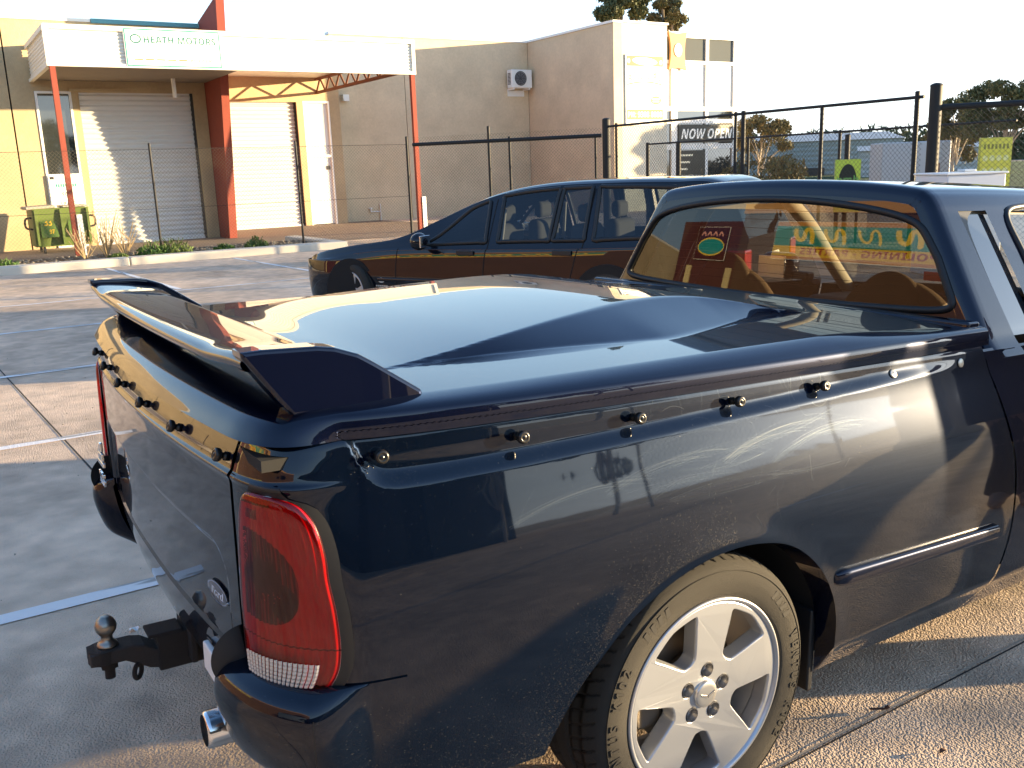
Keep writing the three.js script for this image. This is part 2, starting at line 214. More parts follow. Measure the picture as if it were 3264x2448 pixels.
  panel('name_sign', 2.06, 0.80, canvasTex(1024, 400, (g, W, H) => { g.fillStyle = '#f6f7f2'; g.fillRect(0, 0, W, H); g.strokeStyle = '#177d77'; g.lineWidth = 14; g.strokeRect(8, 8, W - 16, H - 16); g.strokeStyle = '#0d5f5a'; g.lineWidth = 16; g.beginPath(); g.ellipse(115, 108, 52, 42, 0, 0, 6.3); g.stroke(); g.fillStyle = '#0d5f5a'; g.font = 'bold 104px sans-serif'; g.fillText('HEATH MOTORS', 190, 150, 800); g.fillStyle = '#6d642c'; g.font = 'bold 46px sans-serif'; g.fillText('Ph. 9303 9021', 680, 344, 310); for (let i = 0; i < 5; i++) g.fillRect(80 + i * 118, 318, 92, 14); }), [4.10, 4.37, -19.955], 0, c);
}
// ---- embroidery building
{
  const b = thing('corner_showroom', 'beige showroom with tall glazed corner and lettered white tower', 'building');
  const wx = (x0, x1, y0, y1, z0, z1, m = tan2_m, n = 'wall_panel') => part(n, uvMetres(box(x0, x1, y0, y1, z0, z1)), m, b);
  wx(10.64, 13.2, 0, 5.9, -27.3, -27); wx(13.22, 18.16, 0, 5.9, -27.3, -27); part('joint_backing', box(10.7, 18, 0, 5.85, -27.29, -27.1), matte_m, b);
  wx(18.18, 18.5, 0, 5.9, -27.3, -22.1); wx(18.505, 20.42, 0, 5.92, -22.42, -22.1, wall([0.72, 0.66, 0.52]));
  wx(20.2, 20.42, 0, 5.92, -40, -22.43); wx(18.5, 24.5, 0, 5.7, -40, -27.4);
  part('parapet_cap', merge([box(10.64, 18.18, 5.9, 5.97, -27.33, -26.96), box(18.14, 18.53, 5.905, 5.975, -27.33, -22.06), box(18.53, 20.46, 5.925, 5.985, -22.45, -22.06)]), white_m, b);
  // glazed corner: frame, panes
  const greyPane_m = phys([0.11, 0.12, 0.12], 0.9, { specularIntensity: 0.1 }), whitePane_m = phys([0.62, 0.62, 0.58], 0.3, { clearcoat: 1, clearcoatRoughness: 0.02 });  // middle row of panes carries one flat white colour
  const fz = -22.9, X = [20.5, 21.35, 21.62, 22.95, 23.08, 24.3, 24.42], Yr = [0, 0.35, 2.0, 2.16, 2.85, 3.0, 3.3, 3.42, 5.05, 5.17, 5.72, 5.86];
  const fr = []; for (const [a, c] of [[20.45, 20.52], [21.35, 21.62], [22.95, 23.08], [24.30, 24.46]]) fr.push(box(a, c, 0, 5.86, fz - 0.12, fz)); for (const [a, c] of [[1.98, 2.16], [2.86, 3.0], [3.28, 3.42], [4.84, 4.96], [5.70, 5.88]]) fr.push(box(20.52, 24.30, a, c, fz - 0.11, fz - 0.01)); part('window_frame', merge(fr), white_m, b);
  for (const [a, c] of [[20.52, 21.35], [21.62, 22.95], [23.08, 24.30]]) for (const [y0, y1] of [[0.05, 1.98], [2.16, 2.86], [3.0, 3.28], [3.42, 4.84], [4.96, 5.70]]) part('window_pane', box(a + 0.002, c - 0.002, y0 + 0.002, y1 - 0.002, fz - 0.085, fz - 0.06), y0 > 4.9 ? greyPane_m : y0 > 3.4 ? whitePane_m : winGlass_m, b);
  wx(24.2, 24.46, 0, 5.86, -40, -23.05); part('roof_slab', box(20.42, 24.46, 5.6, 5.68, -40, -23.03), white_m, b);
  const badge = new THREE.Shape(); badge.moveTo(-0.42, 0.62); badge.quadraticCurveTo(0, 0.50, 0.42, 0.62); badge.quadraticCurveTo(0.22, 0, 0.40, -0.62); badge.quadraticCurveTo(0, -0.5, -0.40, -0.62); badge.quadraticCurveTo(-0.22, 0, -0.42, 0.62);
  part('spool_sign', new THREE.ExtrudeGeometry(badge, { depth: 0.08, bevelEnabled: false }).translate(21.55, 5.25, fz + 0.01), std([0.48, 0.24, 0.08], 0.6), b); part('spool_disc', new THREE.CylinderGeometry(0.17, 0.17, 0.02, 24).rotateX(Math.PI / 2).scale(1, 1.3, 1).translate(21.55, 5.27, fz + 0.105), white_m, b);
  panel('tower_sign', 1.62, 2.2, canvasTex(768, 1024, (g, W, H) => {
    g.fillStyle = '#fbf8ec'; g.fillRect(0, 0, W, H); g.fillStyle = '#84450d'; g.fillRect(14, 10, W - 28, 150); g.fillStyle = '#fff'; g.beginPath(); g.ellipse(60, 85, 26, 34, 0, 0, 6.3); g.fill(); g.beginPath(); g.ellipse(W - 60, 100, 26, 34, 0, 0, 6.3); g.fill(); g.beginPath(); g.ellipse(W / 2, 88, 250, 56, 0.05, 0, 6.3); g.fill();
    g.save(); g.font = 'bold 132px sans-serif'; g.textAlign = 'center'; g.fillStyle = '#8a5a22'; g.lineWidth = 22; g.strokeStyle = '#6b3a0e'; const t = 'EMBROIDERY'; for (let i = 0; i < t.length; i++) { const k = (i - 4.5) / 4.5, x = W / 2 + k * 320, y = 330 + 42 * k * k; g.strokeText(t[i], x, y, 74); g.fillStyle = '#fff6e0'; g.fillText(t[i], x, y, 74); } g.restore();
    g.strokeStyle = '#6b3a0e'; g.lineWidth = 20; g.beginPath(); g.moveTo(20, 430); g.quadraticCurveTo(W / 2, 345, W - 20, 430); g.stroke();
    g.fillStyle = '#55501c'; g.beginPath(); g.ellipse(W * 0.79, 655, 112, 62, 0, 0, 6.3); g.fill(); g.fillStyle = '#fbf8ec'; g.fillRect(W * 0.79 - 80, 628, 160, 20); g.fillRect(W * 0.79 - 66, 664, 132, 18);
    g.fillStyle = '#84500f'; g.fillRect(14, 790, W - 28, 150); g.fillStyle = '#fffdf4'; g.font = 'bold 112px sans-serif'; g.textAlign = 'center'; g.fillText('PH: 9308 8888', W / 2, 905, W - 60);
  }), [19.44, 3.86, -22.075], 0, b);
  panel('open_sign', 2.64, 0.62, canvasTex(1024, 240, (g, W, H) => { g.fillStyle = '#33322a'; g.fillRect(0, 0, W, H); g.fillStyle = '#f6f3ea'; g.font = 'italic bold 190px sans-serif'; g.textAlign = 'center'; g.fillText('NOW OPEN', W / 2, 190, W - 60); }), [22.96, 2.51, fz + 0.02], 0, b, dark_m);
  panel('service_list', 1.28, 1.4, canvasTex(512, 560, (g, W, H) => { g.fillStyle = '#34332b'; g.fillRect(0, 0, W, H); g.fillStyle = '#efe6c8'; for (let i = 0; i < 5; i++) { g.fillRect(30, 50 + i * 96, 240 - (i % 3) * 50, 26); } }), [22.28, 1.24, fz + 0.02], 0, b, dark_m);
}
{ // outdoor unit on the beige wall
  const a = thing('air_conditioner', 'white outdoor air conditioner unit bracketed to beige wall', 'air conditioner', [17.62, 4.32, -26.74]);
  part('case', rbox(-0.43, 0.43, 0, 0.62, -0.15, 0.17, 0.03, 3), white_m, a); part('fan_grille', merge([new THREE.TorusGeometry(0.235, 0.012, 8, 40).translate(-0.06, 0.32, 0.18), ...[0.06, 0.12, 0.18].map(r => new THREE.TorusGeometry(r, 0.006, 6, 32).translate(-0.06, 0.32, 0.18)), ...[0, 1, 2, 3].map(k => bar([-0.06 + 0.23 * Math.cos(k * 0.785), 0.32 + 0.23 * Math.sin(k * 0.785), 0.18], [-0.06 - 0.23 * Math.cos(k * 0.785), 0.32 - 0.23 * Math.sin(k * 0.785), 0.18], 0.006, 6))]), dark_m, a); part('fan', new THREE.CylinderGeometry(0.22, 0.22, 0.01, 32).rotateX(Math.PI / 2).translate(-0.06, 0.32, 0.171), std([0.14, 0.14, 0.15], 0.6), a);
  const sl = []; for (let k = 0; k < 9; k++) sl.push(box(-0.436, -0.43, 0.12 + k * 0.045, 0.145 + k * 0.045, -0.08, 0.10)); part('side_vent', merge(sl), dark_m, a); part('bracket', merge([box(-0.36, -0.32, -0.06, 0, -0.26, 0.16), box(0.3, 0.34, -0.06, 0, -0.26, 0.16), box(-0.36, 0.34, -0.26, -0.06, -0.26, -0.24)]), white_m, a);
}
{ // tap assembly on the wall
  const a = thing('wall_tap', 'small grey tap and pipe stub low on beige wall', 'tap', [12.0, 0, -26.95]); part('pipe', merge([bar([0, 0, 0], [0, 0.55, 0], 0.02), bar([-0.35, 0.3, 0], [0, 0.3, 0], 0.02)]), steel_m, a); part('tap_body', merge([bar([-0.35, 0.3, 0], [-0.35, 0.42, 0], 0.03), bar([-0.42, 0.42, 0], [-0.28, 0.42, 0], 0.015)]), steel_m, a);
}
// ---------------------------------------------------------------- the ute
const RAKE = 0.03897;
const ute = thing('utility_vehicle', 'dark navy utility with hard tray lid, rear wing and silver five-spoke wheels, nearest the white bay lines', 'ute');
ute.userData.label = 'glossy navy utility with hard tray cover, low rear wing and tow ball';
ute.rotation.z = -RAKE;
const K = [[3.99, -0.2], [4.0, 0], [3.985, 0.3], [3.9, 0.6], [3.72, 0.76], [3.4, 0.83], [2.9, 0.855], [2.2, 0.868], [1.6, 0.884], [1.1, 0.895], [0.5, 0.904], [0, 0.906], [-0.4, 0.900], [-0.62, 0.889], [-0.77, 0.870], [-0.86, 0.842], [-0.918, 0.795], [-0.948, 0.725], [-0.962, 0.62], [-0.978, 0.42], [-0.988, 0.2], [-0.990, 0], [-0.988, -0.2]];
const PL = []; let S0 = 0;
{
  for (let i = 1; i < K.length - 2; i++) for (let k = 0; k < 24; k++) { const t = k / 24, c = j => 0.5 * (2 * K[i][j] + (-K[i - 1][j] + K[i + 1][j]) * t + (2 * K[i - 1][j] - 5 * K[i][j] + 4 * K[i + 1][j] - K[i + 2][j]) * t * t + (-K[i - 1][j] + 3 * K[i][j] - 3 * K[i + 1][j] + K[i + 2][j]) * t * t * t); PL.push({ x: c(0), z: c(1) }); if (i === 8 && k === 0) S0 = PL.length - 1; }
  PL.push({ x: -0.990, z: 0 });
  let s = 0; PL[0].s = 0; for (let i = 1; i < PL.length; i++) { s += Math.hypot(PL[i].x - PL[i - 1].x, PL[i].z - PL[i - 1].z); PL[i].s = s; }
  const o = PL[S0].s; for (const p of PL) p.s -= o;
  for (let i = 0; i < PL.length; i++) { const a = PL[Math.max(0, i - 1)], b = PL[Math.min(PL.length - 1, i + 1)]; let tx = b.x - a.x, tz = b.z - a.z; if (i === PL.length - 1) { tx = 0; tz = -1; } if (i === 0) { tx = 0; tz = 1; } const l = Math.hypot(tx, tz); PL[i].nx = -tz / l * -1; PL[i].nz = -tx / l; PL[i].nx = tz / l; }
}
const SL = PL[PL.length - 1].s;
function plan(s) {
  let m = 1; if (s > SL) { s = 2 * SL - s; m = -1; }
  let a = 0, b = PL.length - 1; s = clamp(s, PL[0].s, SL); while (b - a > 1) { const c = (a + b) >> 1; if (PL[c].s <= s) a = c; else b = c; }
  const p = PL[a], q = PL[b], t = clamp((s - p.s) / (q.s - p.s || 1)); return { x: lerp(p.x, q.x, t), z: m * lerp(p.z, q.z, t), nx: lerp(p.nx, q.nx, t), nz: m * lerp(p.nz, q.nz, t) };
}
const sOfX = x => { let a = 0, b = PL.length - 1; while (b - a > 1) { const c = (a + b) >> 1; if (PL[c].x >= x) a = c; else b = c; } return lerp(PL[a].s, PL[b].s, (PL[a].x - x) / (PL[a].x - PL[b].x || 1)); };
const sideD = smoothTable([[0.20, -0.075], [0.26, -0.035], [0.325, 0.003], [0.337, 0.011], [0.45, 0.021], [0.55, 0.026], [0.65, 0.0255], [0.72, 0.021], [0.80, 0.009], [0.86, -0.004], [0.92, -0.018], [0.96, -0.026], [1.0, -0.031], [1.02, -0.036], [1.035, -0.05], [1.05, -0.08]]);
const rearD = smoothTable([[0.36, -0.07], [0.43, -0.03], [0.5, -0.006], [0.575, 0.006], [0.6, 0.007], [0.77, 0.010], [0.90, 0.012], [0.938, 0.013], [0.948, 0.017], [0.956, 0.010], [0.975, 0.004], [1.0, -0.006], [1.02, -0.016], [1.035, -0.03], [1.05, -0.075]]);
const ridgeY = smoothTable([[-0.90, 1.16], [-0.83, 1.05], [-0.805, 1.0], [-0.785, 0.968], [-0.757, 0.949], [-0.70, 0.945], [-0.57, 0.947], [-0.2, 0.956], [0.2, 0.968], [0.52, 0.977], [0.8, 0.985], [1.2, 0.99]]);
function bodyD(x, z, y) {
  const w = sm(-0.935, -0.80, x), az = Math.abs(z);
  let ds = sideD(y), dr = rearD(y);
  const rec = sm(ridgeY(x) - 0.016, ridgeY(x) + 0.016, y) * sm(0.98, 0.45, x) * sm(-0.9, -0.78, x); ds -= 0.016 * rec;
  const r = Math.hypot(x, y - 0.28); ds += 0.004 * Math.exp(-Math.pow((r - 0.405) / 0.035, 2)) * (y > 0.24 ? 1 : 0);
  const cx = Math.max(0, az - 0.54), cy = Math.max(0, y - 0.715), in1 = 0.07 - Math.hypot(cx, cy); dr -= 0.011 * sm(-0.010, 0.010, in1) * (y > 0.579 ? 1 : 0);
  return lerp(dr, ds, w);
}
function B(s, y, off = 0) { const p = plan(s), d = bodyD(p.x, p.z, y) + off; return [p.x + p.nx * d, y, p.z + p.nz * d]; }
function Bn(s, y) { const a = B(s - 0.002, y), b = B(s + 0.002, y), c = B(s, y - 0.002), d = B(s, y + 0.002); const n = V(b[0] - a[0], b[1] - a[1], b[2] - a[2]).cross(V(d[0] - c[0], d[1] - c[1], d[2] - c[2])).normalize(); const p = plan(s); if (n.x * p.nx + n.z * p.nz < 0) n.negate(); return n; }
// columns of points on the body skin -> mesh
function skin(cols, rows, at, uvf) {
  const P = [], N = [], U = [], I = [];
  for (let i = 0; i < cols; i++) for (let j = 0; j < rows; j++) { const [s, y, off] = at(i, j), p = B(s, y, off || 0), n = Bn(s, y); P.push(...p); N.push(n.x, n.y, n.z); U.push(...(uvf ? uvf(p) : [p[0], p[1]])); }
  for (let i = 0; i < cols - 1; i++) for (let j = 0; j < rows - 1; j++) { const a = i * rows + j, b = a + rows; I.push(a, a + 1, b + 1, a, b + 1, b); }
  const g = new THREE.BufferGeometry(); g.setAttribute('position', new THREE.Float32BufferAttribute(P, 3)); g.setAttribute('normal', new THREE.Float32BufferAttribute(N, 3)); g.setAttribute('uv', new THREE.Float32BufferAttribute(U, 2)); g.setIndex(I); return g;
}
// dust, wipe marks and road spray on the tray side (matter with a grain of its own)
const dustTex = canvasTex(2048, 1024, (g, w, h) => {
  g.fillStyle = 'rgb(6,16,33)'; g.fillRect(0, 0, w, h);
  const X = x => (x + 1.0) / 2.2 * w, Y = y => h - (y - 0.2) / 0.9 * h;
  const blotch = (x, y, r, n, a) => { for (let i = 0; i < n; i++) { const t = rr(0, 6.28), q = r * Math.sqrt(rnd()); g.fillStyle = `rgba(${190 + rr(-25, 25) | 0},${165 + rr(-20, 20) | 0},${120 + rr(-20, 20) | 0},${a * rr(0.3, 1)})`; const s = rr(0.5, 1.7); g.fillRect(X(x) + Math.cos(t) * q * 930, Y(y) + Math.sin(t) * q * 1100, s, s); } };
  for (let i = 0; i < 26000; i++) { g.fillStyle = `rgba(185,160,120,${rr(0.03, 0.22)})`; const s = rr(0.4, 1.4); g.fillRect(rr(0, w), rr(0, h), s, s); }
  for (let i = 0; i < 120; i++) { g.fillStyle = `rgba(205,180,135,${rr(0.2, 0.6)})`; const s = rr(0.7, 1.8); g.fillRect(X(rr(-0.9, 0.7)), Y(rr(0.25, 1.0)), s, s); }
  g.lineCap = 'round';
  const arc = (x, y, len, ang, bend, lw, a) => { g.strokeStyle = `rgba(215,200,165,${a})`; g.lineWidth = lw; g.beginPath(); g.moveTo(X(x), Y(y)); const dx = Math.cos(ang) * len, dy = Math.sin(ang) * len; g.quadraticCurveTo(X(x + dx / 2 - dy * bend), Y(y + dy / 2 + dx * bend), X(x + dx), Y(y + dy)); g.stroke(); };
  // cloth-wipe arcs through the dust: bundles of fine parallel strokes
  for (let k = 0; k < 26; k++) { const x = rr(-0.62, 0.30), y = rr(0.805, 0.895), ang = rr(-0.02, 0.17), bend = rr(-0.10, 0.22), len = rr(0.16, 0.42), f = 0.35 + sm(-0.7, 0.1, x), n = 5 + Math.floor(rr(0, 9)); for (let i = 0; i < n; i++) arc(x + rr(-0.012, 0.012), y + i * 0.0016, len * rr(0.75, 1.1), ang + rr(-0.01, 0.01), bend, rr(0.5, 1.5), rr(0.018, 0.06) * f); }
  for (let k = 0; k < 4; k++) { const x = [-0.52, -0.30, 0.02, 0.16][k], y = [0.826, 0.845, 0.862, 0.84][k]; for (let i = 0; i < 12; i++) arc(x + rr(-0.01, 0.01), y + i * 0.0012, rr(0.24, 0.34), 0.10 + k * 0.02, 0.13, rr(0.6, 1.4), rr(0.05, 0.12)); }
  for (let i = 0; i < 46; i++) { const x = rr(-0.2, 0.62), y = rr(0.955, 1.005); arc(x, y, rr(0.02, 0.08), rr(-1, 2.2), rr(-0.5, 0.5), rr(0.5, 1.3), rr(0.05, 0.2)); }
  for (let i = 0; i < 30; i++) arc(rr(-0.9, 0.35), rr(0.42, 0.85), rr(0.02, 0.09), rr(-1.2, 1.2), rr(-0.2, 0.2), rr(0.4, 0.9), rr(0.04, 0.14));
  for (let i = 0; i < 40; i++) arc(rr(0.05, 0.42), rr(0.70, 0.80), rr(0.02, 0.06), rr(0.6, 2.2), 0, rr(0.4, 0.9), rr(0.06, 0.2));
  // dust caught round the studs
  for (let k = 0; k < 7; k++) { blotch(-0.745 + k * 0.275, 0.985, 0.07, 700, 0.10); blotch(-0.72 + k * 0.275, 0.978, 0.04, 300, 0.14); }
  // road spray behind the wheel
  for (let i = 0; i < 5200; i++) { const t = rr(1.5, 3.25), r = 0.415 + Math.abs(rr(-1, 1) * rr(0, 1)) * 0.14; g.fillStyle = `rgba(190,155,105,${rr(0.08, 0.4)})`; const s = rr(0.6, 1.9); g.fillRect(X(Math.cos(t) * r * 1.02), Y(0.28 + Math.sin(t) * r), s, s); }
  for (let i = 0; i < 2600; i++) { g.fillStyle = `rgba(190,160,110,${rr(0.1, 0.5)})`; const s = rr(0.6, 2); g.fillRect(X(rr(-0.92, -0.42)), Y(0.33 + Math.abs(rr(-1, 1) * rnd()) * 0.25), s, s); }
});
const dusty_m = phys([1, 1, 1], 0.31, { map: dustTex, metalness: 0.55, specularIntensity: 0.0, clearcoat: 1, clearcoatRoughness: 0.03, ior: 1.5 });
const sideUV = p => [(p[0] + 1.0) / 2.2, (p[1] - 0.2) / 0.9];
const archPts = [];
{ const c = new THREE.CatmullRomCurve3([[-0.456, 0.345], [-0.437, 0.385], [-0.374, 0.483], [-0.332, 0.526], [-0.273, 0.580], [-0.207, 0.620], [-0.138, 0.650], [-0.052, 0.672], [0.032, 0.680], [0.111, 0.674], [0.19, 0.654], [0.255, 0.617], [0.319, 0.556], [0.37, 0.474], [0.390, 0.407], [0.3965, 0.34], [0.398, 0.252]].map(p => V(p[0], p[1], 0))); for (let i = 0; i <= 110; i++) { const p = c.getPoint(i / 110); archPts.push([p.x, p.y]); } for (let i = 1; i < archPts.length; i++) archPts[i][0] = Math.max(archPts[i][0], archPts[i - 1][0] + 2e-5); }
const frontX = smoothTable([[0.22, 0.995], [0.267, 1.035], [0.34, 1.095], [0.447, 1.135], [0.56, 1.14], [0.677, 1.128], [0.78, 1.10], [0.887, 1.06], [0.98, 1.02], [1.05, 0.99]]);
const YR = []; for (let j = 0; j <= 26; j++) YR.push([0, j / 26]); for (let j = 1; j <= 34; j++) YR.push([1, j / 34]);
const rowY = (yb, j) => YR[j][0] ? lerp(0.90, 1.05, YR[j][1]) : lerp(yb, 0.90, YR[j][1]);
function sideSkin() {
  const cols = [];
  for (let i = 36; i >= 1; i--) { const u = i / 36; cols.push(j => { const y = rowY(0.252, j); return [sOfX(lerp(0.398, frontX(y), u)), y]; }); }
  for (let i = archPts.length - 1; i >= 0; i--) { const [x, yb] = archPts[i], s = sOfX(x); cols.push(j => [s, rowY(yb, j)]); }
  const sa = sOfX(-0.456); for (let i = 1; i <= 70; i++) { const s = lerp(sa, 2.662, i / 70); cols.push(j => [s, rowY(lerp(0.345, 0.40, sm(2.3, 2.6, s)), j)]); }
  return skin(cols.length, YR.length, (i, j) => cols[i](j), sideUV);
}
const sideG = sideSkin();
part('side_panel', sideG, dusty_m, ute, 'navy tray side dusty with wipe marks and road spray');
part('side_panel', mirrorZ(sideG), paint_m, ute);
// rolled lip of the wheel opening and the liner inside it
function archStrip(z0, z1, k0, k1, n = 4) { const N = archPts.length - 1; return surf(N, n, (u, v) => { const f = u * N, i = Math.min(N - 1, Math.floor(f)), t = f - i, a = archPts[i], b = archPts[i + 1], x = lerp(a[0], b[0], t), y = lerp(a[1], b[1], t), k = lerp(k0, k1, v); const p = B(sOfX(x), y); return [x * k, 0.28 + (y - 0.28) * k, lerp(p[2] + z0, z1, v)]; }, null, 1e-3); }
for (const m of [1, -1]) {
  const f = g => m > 0 ? g : mirrorZ(g);
  part('arch_lip', f(archStrip(0, 0.872, 1, 0.972)), paint_m, ute);
  part('wheel_liner', f(merge([archStrip(-0.035, 0.60, 0.985, 1.02), box(-0.5, 0.45, 0.2, 0.78, 0.585, 0.6)])), matte_m, ute);
}
// sill crease strip and splash guard
part('splash_guard', rbox(0.372, 0.392, 0.20, 0.42, 0.66, 0.868, 0.006), plastic_m, ute);
// studs for the old soft cover, along the side
const spoolG = (() => { const g = lathe([[0.0001, 0], [0.0085, 0], [0.0085, 0.006], [0.006, 0.008], [0.006, 0.014], [0.0105, 0.016], [0.0125, 0.020], [0.0125, 0.027], [0.0105, 0.030], [0.0075, 0.031], [0.0068, 0.0295], [0.0035, 0.0295], [0.003, 0.0312], [0.0001, 0.0315]], 20); return g; })();
const studG = lathe([[0.0001, 0.001], [0.012, 0.001], [0.0118, 0.003], [0.009, 0.0045], [0.006, 0.004], [0.0045, 0.0052], [0.0001, 0.0056]], 20);
const stud_m = std([0.014, 0.013, 0.012], 0.28), studSteel_m = std([0.5, 0.48, 0.42], 0.35, { metalness: 0.8 });
function onSkin(g, s, y, mat, name, off = 0, parent = ute) { const n = Bn(s, y), p = B(s, y, off), m = part(name, g, mat, parent); m.position.set(...p); m.quaternion.setFromUnitVectors(V(0, 1, 0), n); return m; }
for (const side of [0, 1]) for (let k = 0; k < 7; k++) { const s0 = sOfX(-0.760 + k * 0.2765), s = side ? 2 * SL - s0 : s0; onSkin(k < 5 ? spoolG : studG, s, 0.987, k < 5 ? stud_m : studSteel_m, 'cover_stud', 0); }
// tailgate
const rearSkin = (s0, y0, y1, off, nc = 120, nr = 60) => skin(nc, nr, (i, j) => [lerp(s0, 2 * SL - s0, i / (nc - 1)), lerp(y0, y1, j / (nr - 1)), off]);
const tailgate = part('tailgate', rearSkin(2.674, 0.585, 1.05, 0, 150, 110), paint_m, ute);
part('lower_valance', rearSkin(2.72, 0.405, 0.5815, -0.007, 90, 26), paint_m, ute);
part('inner_structure', merge([rearSkin(2.4, 0.40, 1.04, -0.025, 60, 8), box(-0.92, 1.02, 0.42, 0.5, -0.58, 0.58), box(-0.95, 1.0, 0.98, 1.0, -0.8, 0.8), box(-0.2, 3.9, 0.27, 0.36, -0.58, 0.58)]), matte_m, ute);
for (let k = 0; k < 6; k++) { const z = -0.645 + k * 0.258; let s = SL; { let a = 2.6, b = SL; for (let i = 0; i < 30; i++) { const c = (a + b) / 2; if (plan(c).z > Math.abs(z)) a = c; else b = c; } s = a; } if (z < 0) s = 2 * SL - s; onSkin(spoolG, s, 0.974, stud_m, 'tailgate_stud', 0, ute).scale.set(1.0, 0.82, 1.0); }
// oval badge
{
  const s = 2.809, y = 0.673, n = Bn(s, y), b = new THREE.Group(); b.name = 'oval_badge'; b.position.set(...B(s, y, 0.001)); const zx = V(0, 1, 0).cross(n).normalize(); b.quaternion.setFromRotationMatrix(new THREE.Matrix4().makeBasis(zx, n.clone().cross(zx), n)); ute.add(b);
  const el = new THREE.Shape(); el.absellipse(0, 0, 0.060, 0.0265, 0, 6.2832); const hole = new THREE.Path(); hole.absellipse(0, 0, 0.054, 0.0215, 0, 6.2832); el.holes.push(hole);
  part('badge_rim', new THREE.ExtrudeGeometry(el, { depth: 0.004, bevelEnabled: true, bevelSize: 0.0015, bevelThickness: 0.002, bevelSegments: 3, curveSegments: 48 }), chrome_m, b);
  const t = canvasTex(512, 256, (g, w, h) => { g.fillStyle = '#0c1640'; g.fillRect(0, 0, w, h); g.strokeStyle = '#c9d2e2'; g.lineWidth = 5; g.beginPath(); g.ellipse(w / 2, h / 2, w * 0.46, h * 0.44, 0, 0, 6.3); g.stroke(); g.fillStyle = '#dfe5ee'; g.font = 'italic bold 128px serif'; g.textAlign = 'center'; g.textBaseline = 'middle'; g.fillText('Ford', w / 2, h / 2); });
  part('badge_face', surf(40, 8, (u, v) => [Math.cos(u * 6.28319) * 0.0545 * v, Math.sin(u * 6.28319) * 0.0222 * v, 0.0035 + 0.0015 * (1 - v * v)], (u, v) => [0.5 + Math.cos(u * 6.28319) * 0.5 * v, 0.5 + Math.sin(u * 6.28319) * 0.5 * v]), phys([1, 1, 1], 0.2, { map: t, clearcoat: 1 }), b);
}
const font = await new FontLoader().loadAsync('fonts/droid/droid_sans_bold.typeface.json');
{ // model letters low on the passenger side
  const g = new TextGeometry('XR6', { font, size: 0.034, depth: 0.004, curveSegments: 4, bevelEnabled: true, bevelSize: 0.0008, bevelThickness: 0.001, bevelSegments: 1 });
  const m = part('model_letters', g, chrome_m, ute); m.position.set(-1.003, 0.603, -0.605); m.rotation.set(0, -Math.PI / 2, 0); m.rotation.y = -Math.PI / 2;
  part('crest', merge([rbox(-1.009, -0.999, 0.66, 0.675, -0.60, -0.52, 0.003), rbox(-1.009, -0.999, 0.675, 0.70, -0.585, -0.535, 0.003), rbox(-1.009, -0.999, 0.70, 0.728, -0.57, -0.55, 0.003)]), chrome_m, ute);
}
// tail lamps
const lampOuter = smoothTable([[0.578, 2.53], [0.5795, 2.499], [0.585, 2.478], [0.605, 2.463], [0.629, 2.453], [0.657, 2.449], [0.686, 2.449], [0.734, 2.453], [0.787, 2.462], [0.834, 2.467], [0.881, 2.479], [0.908, 2.494], [0.925, 2.512], [0.934, 2.54], [0.938, 2.575]]);
const lampInner = smoothTable([[0.578, 2.545], [0.581, 2.595], [0.590, 2.628], [0.605, 2.640], [0.651, 2.645], [0.756, 2.645], [0.857, 2.636], [0.915, 2.622], [0.930, 2.612], [0.936, 2.598], [0.938, 2.58]]);
const lampTex = canvasTex(512, 1024, (g, w, h) => { // moulded housing behind the lens; u: 0 inner .. 1 outer
  g.fillStyle = 'rgb(205,203,200)'; g.fillRect(0, 0, w, h);
  const Y = y => h - (y - 0.578) / 0.36 * h;
  g.fillStyle = 'rgb(95,92,90)'; g.fillRect(0, Y(0.919), w * 0.55, 12); g.fillRect(0, Y(0.668), w, 8);
  g.fillStyle = 'rgb(120,118,116)'; g.fillRect(w * 0.10, Y(0.905), w * 0.22, Y(0.888) - Y(0.905));
  g.save(); g.beginPath(); g.moveTo(w * 0.05, Y(0.868)); g.bezierCurveTo(w * 0.5, Y(0.874), w * 0.74, Y(0.82), w * 0.72, Y(0.775)); g.bezierCurveTo(w * 0.70, Y(0.70), w * 0.45, Y(0.69), w * 0.05, Y(0.705)); g.closePath(); g.clip();
  g.fillStyle = 'rgb(74,72,72)'; g.fillRect(0, 0, w, h); for (let i = 0; i < 16; i++) { g.fillStyle = 'rgb(132,128,126)'; g.fillRect(i * w * 0.046 + 6, 0, w * 0.016, h); }
  g.fillStyle = 'rgb(46,44,44)'; g.beginPath(); g.ellipse(w * 0.55, Y(0.745), w * 0.15, 96, 0, 0, 6.3); g.fill(); g.fillStyle = 'rgb(225,222,215)'; for (let i = 0; i < 46; i++) g.fillRect(w * rr(0.28, 0.52), Y(rr(0.742, 0.79)), 5, 5);
  g.restore();
  for (let i = 0; i < 90; i++) { g.fillStyle = 'rgb(245,242,236)'; g.fillRect(w * rr(0.06, 0.12), Y(rr(0.79, 0.862)), 5, 5); }
});
const housing_m = std([1, 1, 1], 0.45, { map: lampTex, metalness: 0.25 });
const lens_m = phys([0.66, 0.020, 0.016], 0.0, { transmission: 1, thickness: 0, ior: 1.5 });
const clearLens_m = phys([0.62, 0.60, 0.56], 0.1, { clearcoat: 1, metalness: 0.35 }), redFlat_m = phys([0.42, 0.012, 0.01], 0.15, { clearcoat: 1 });
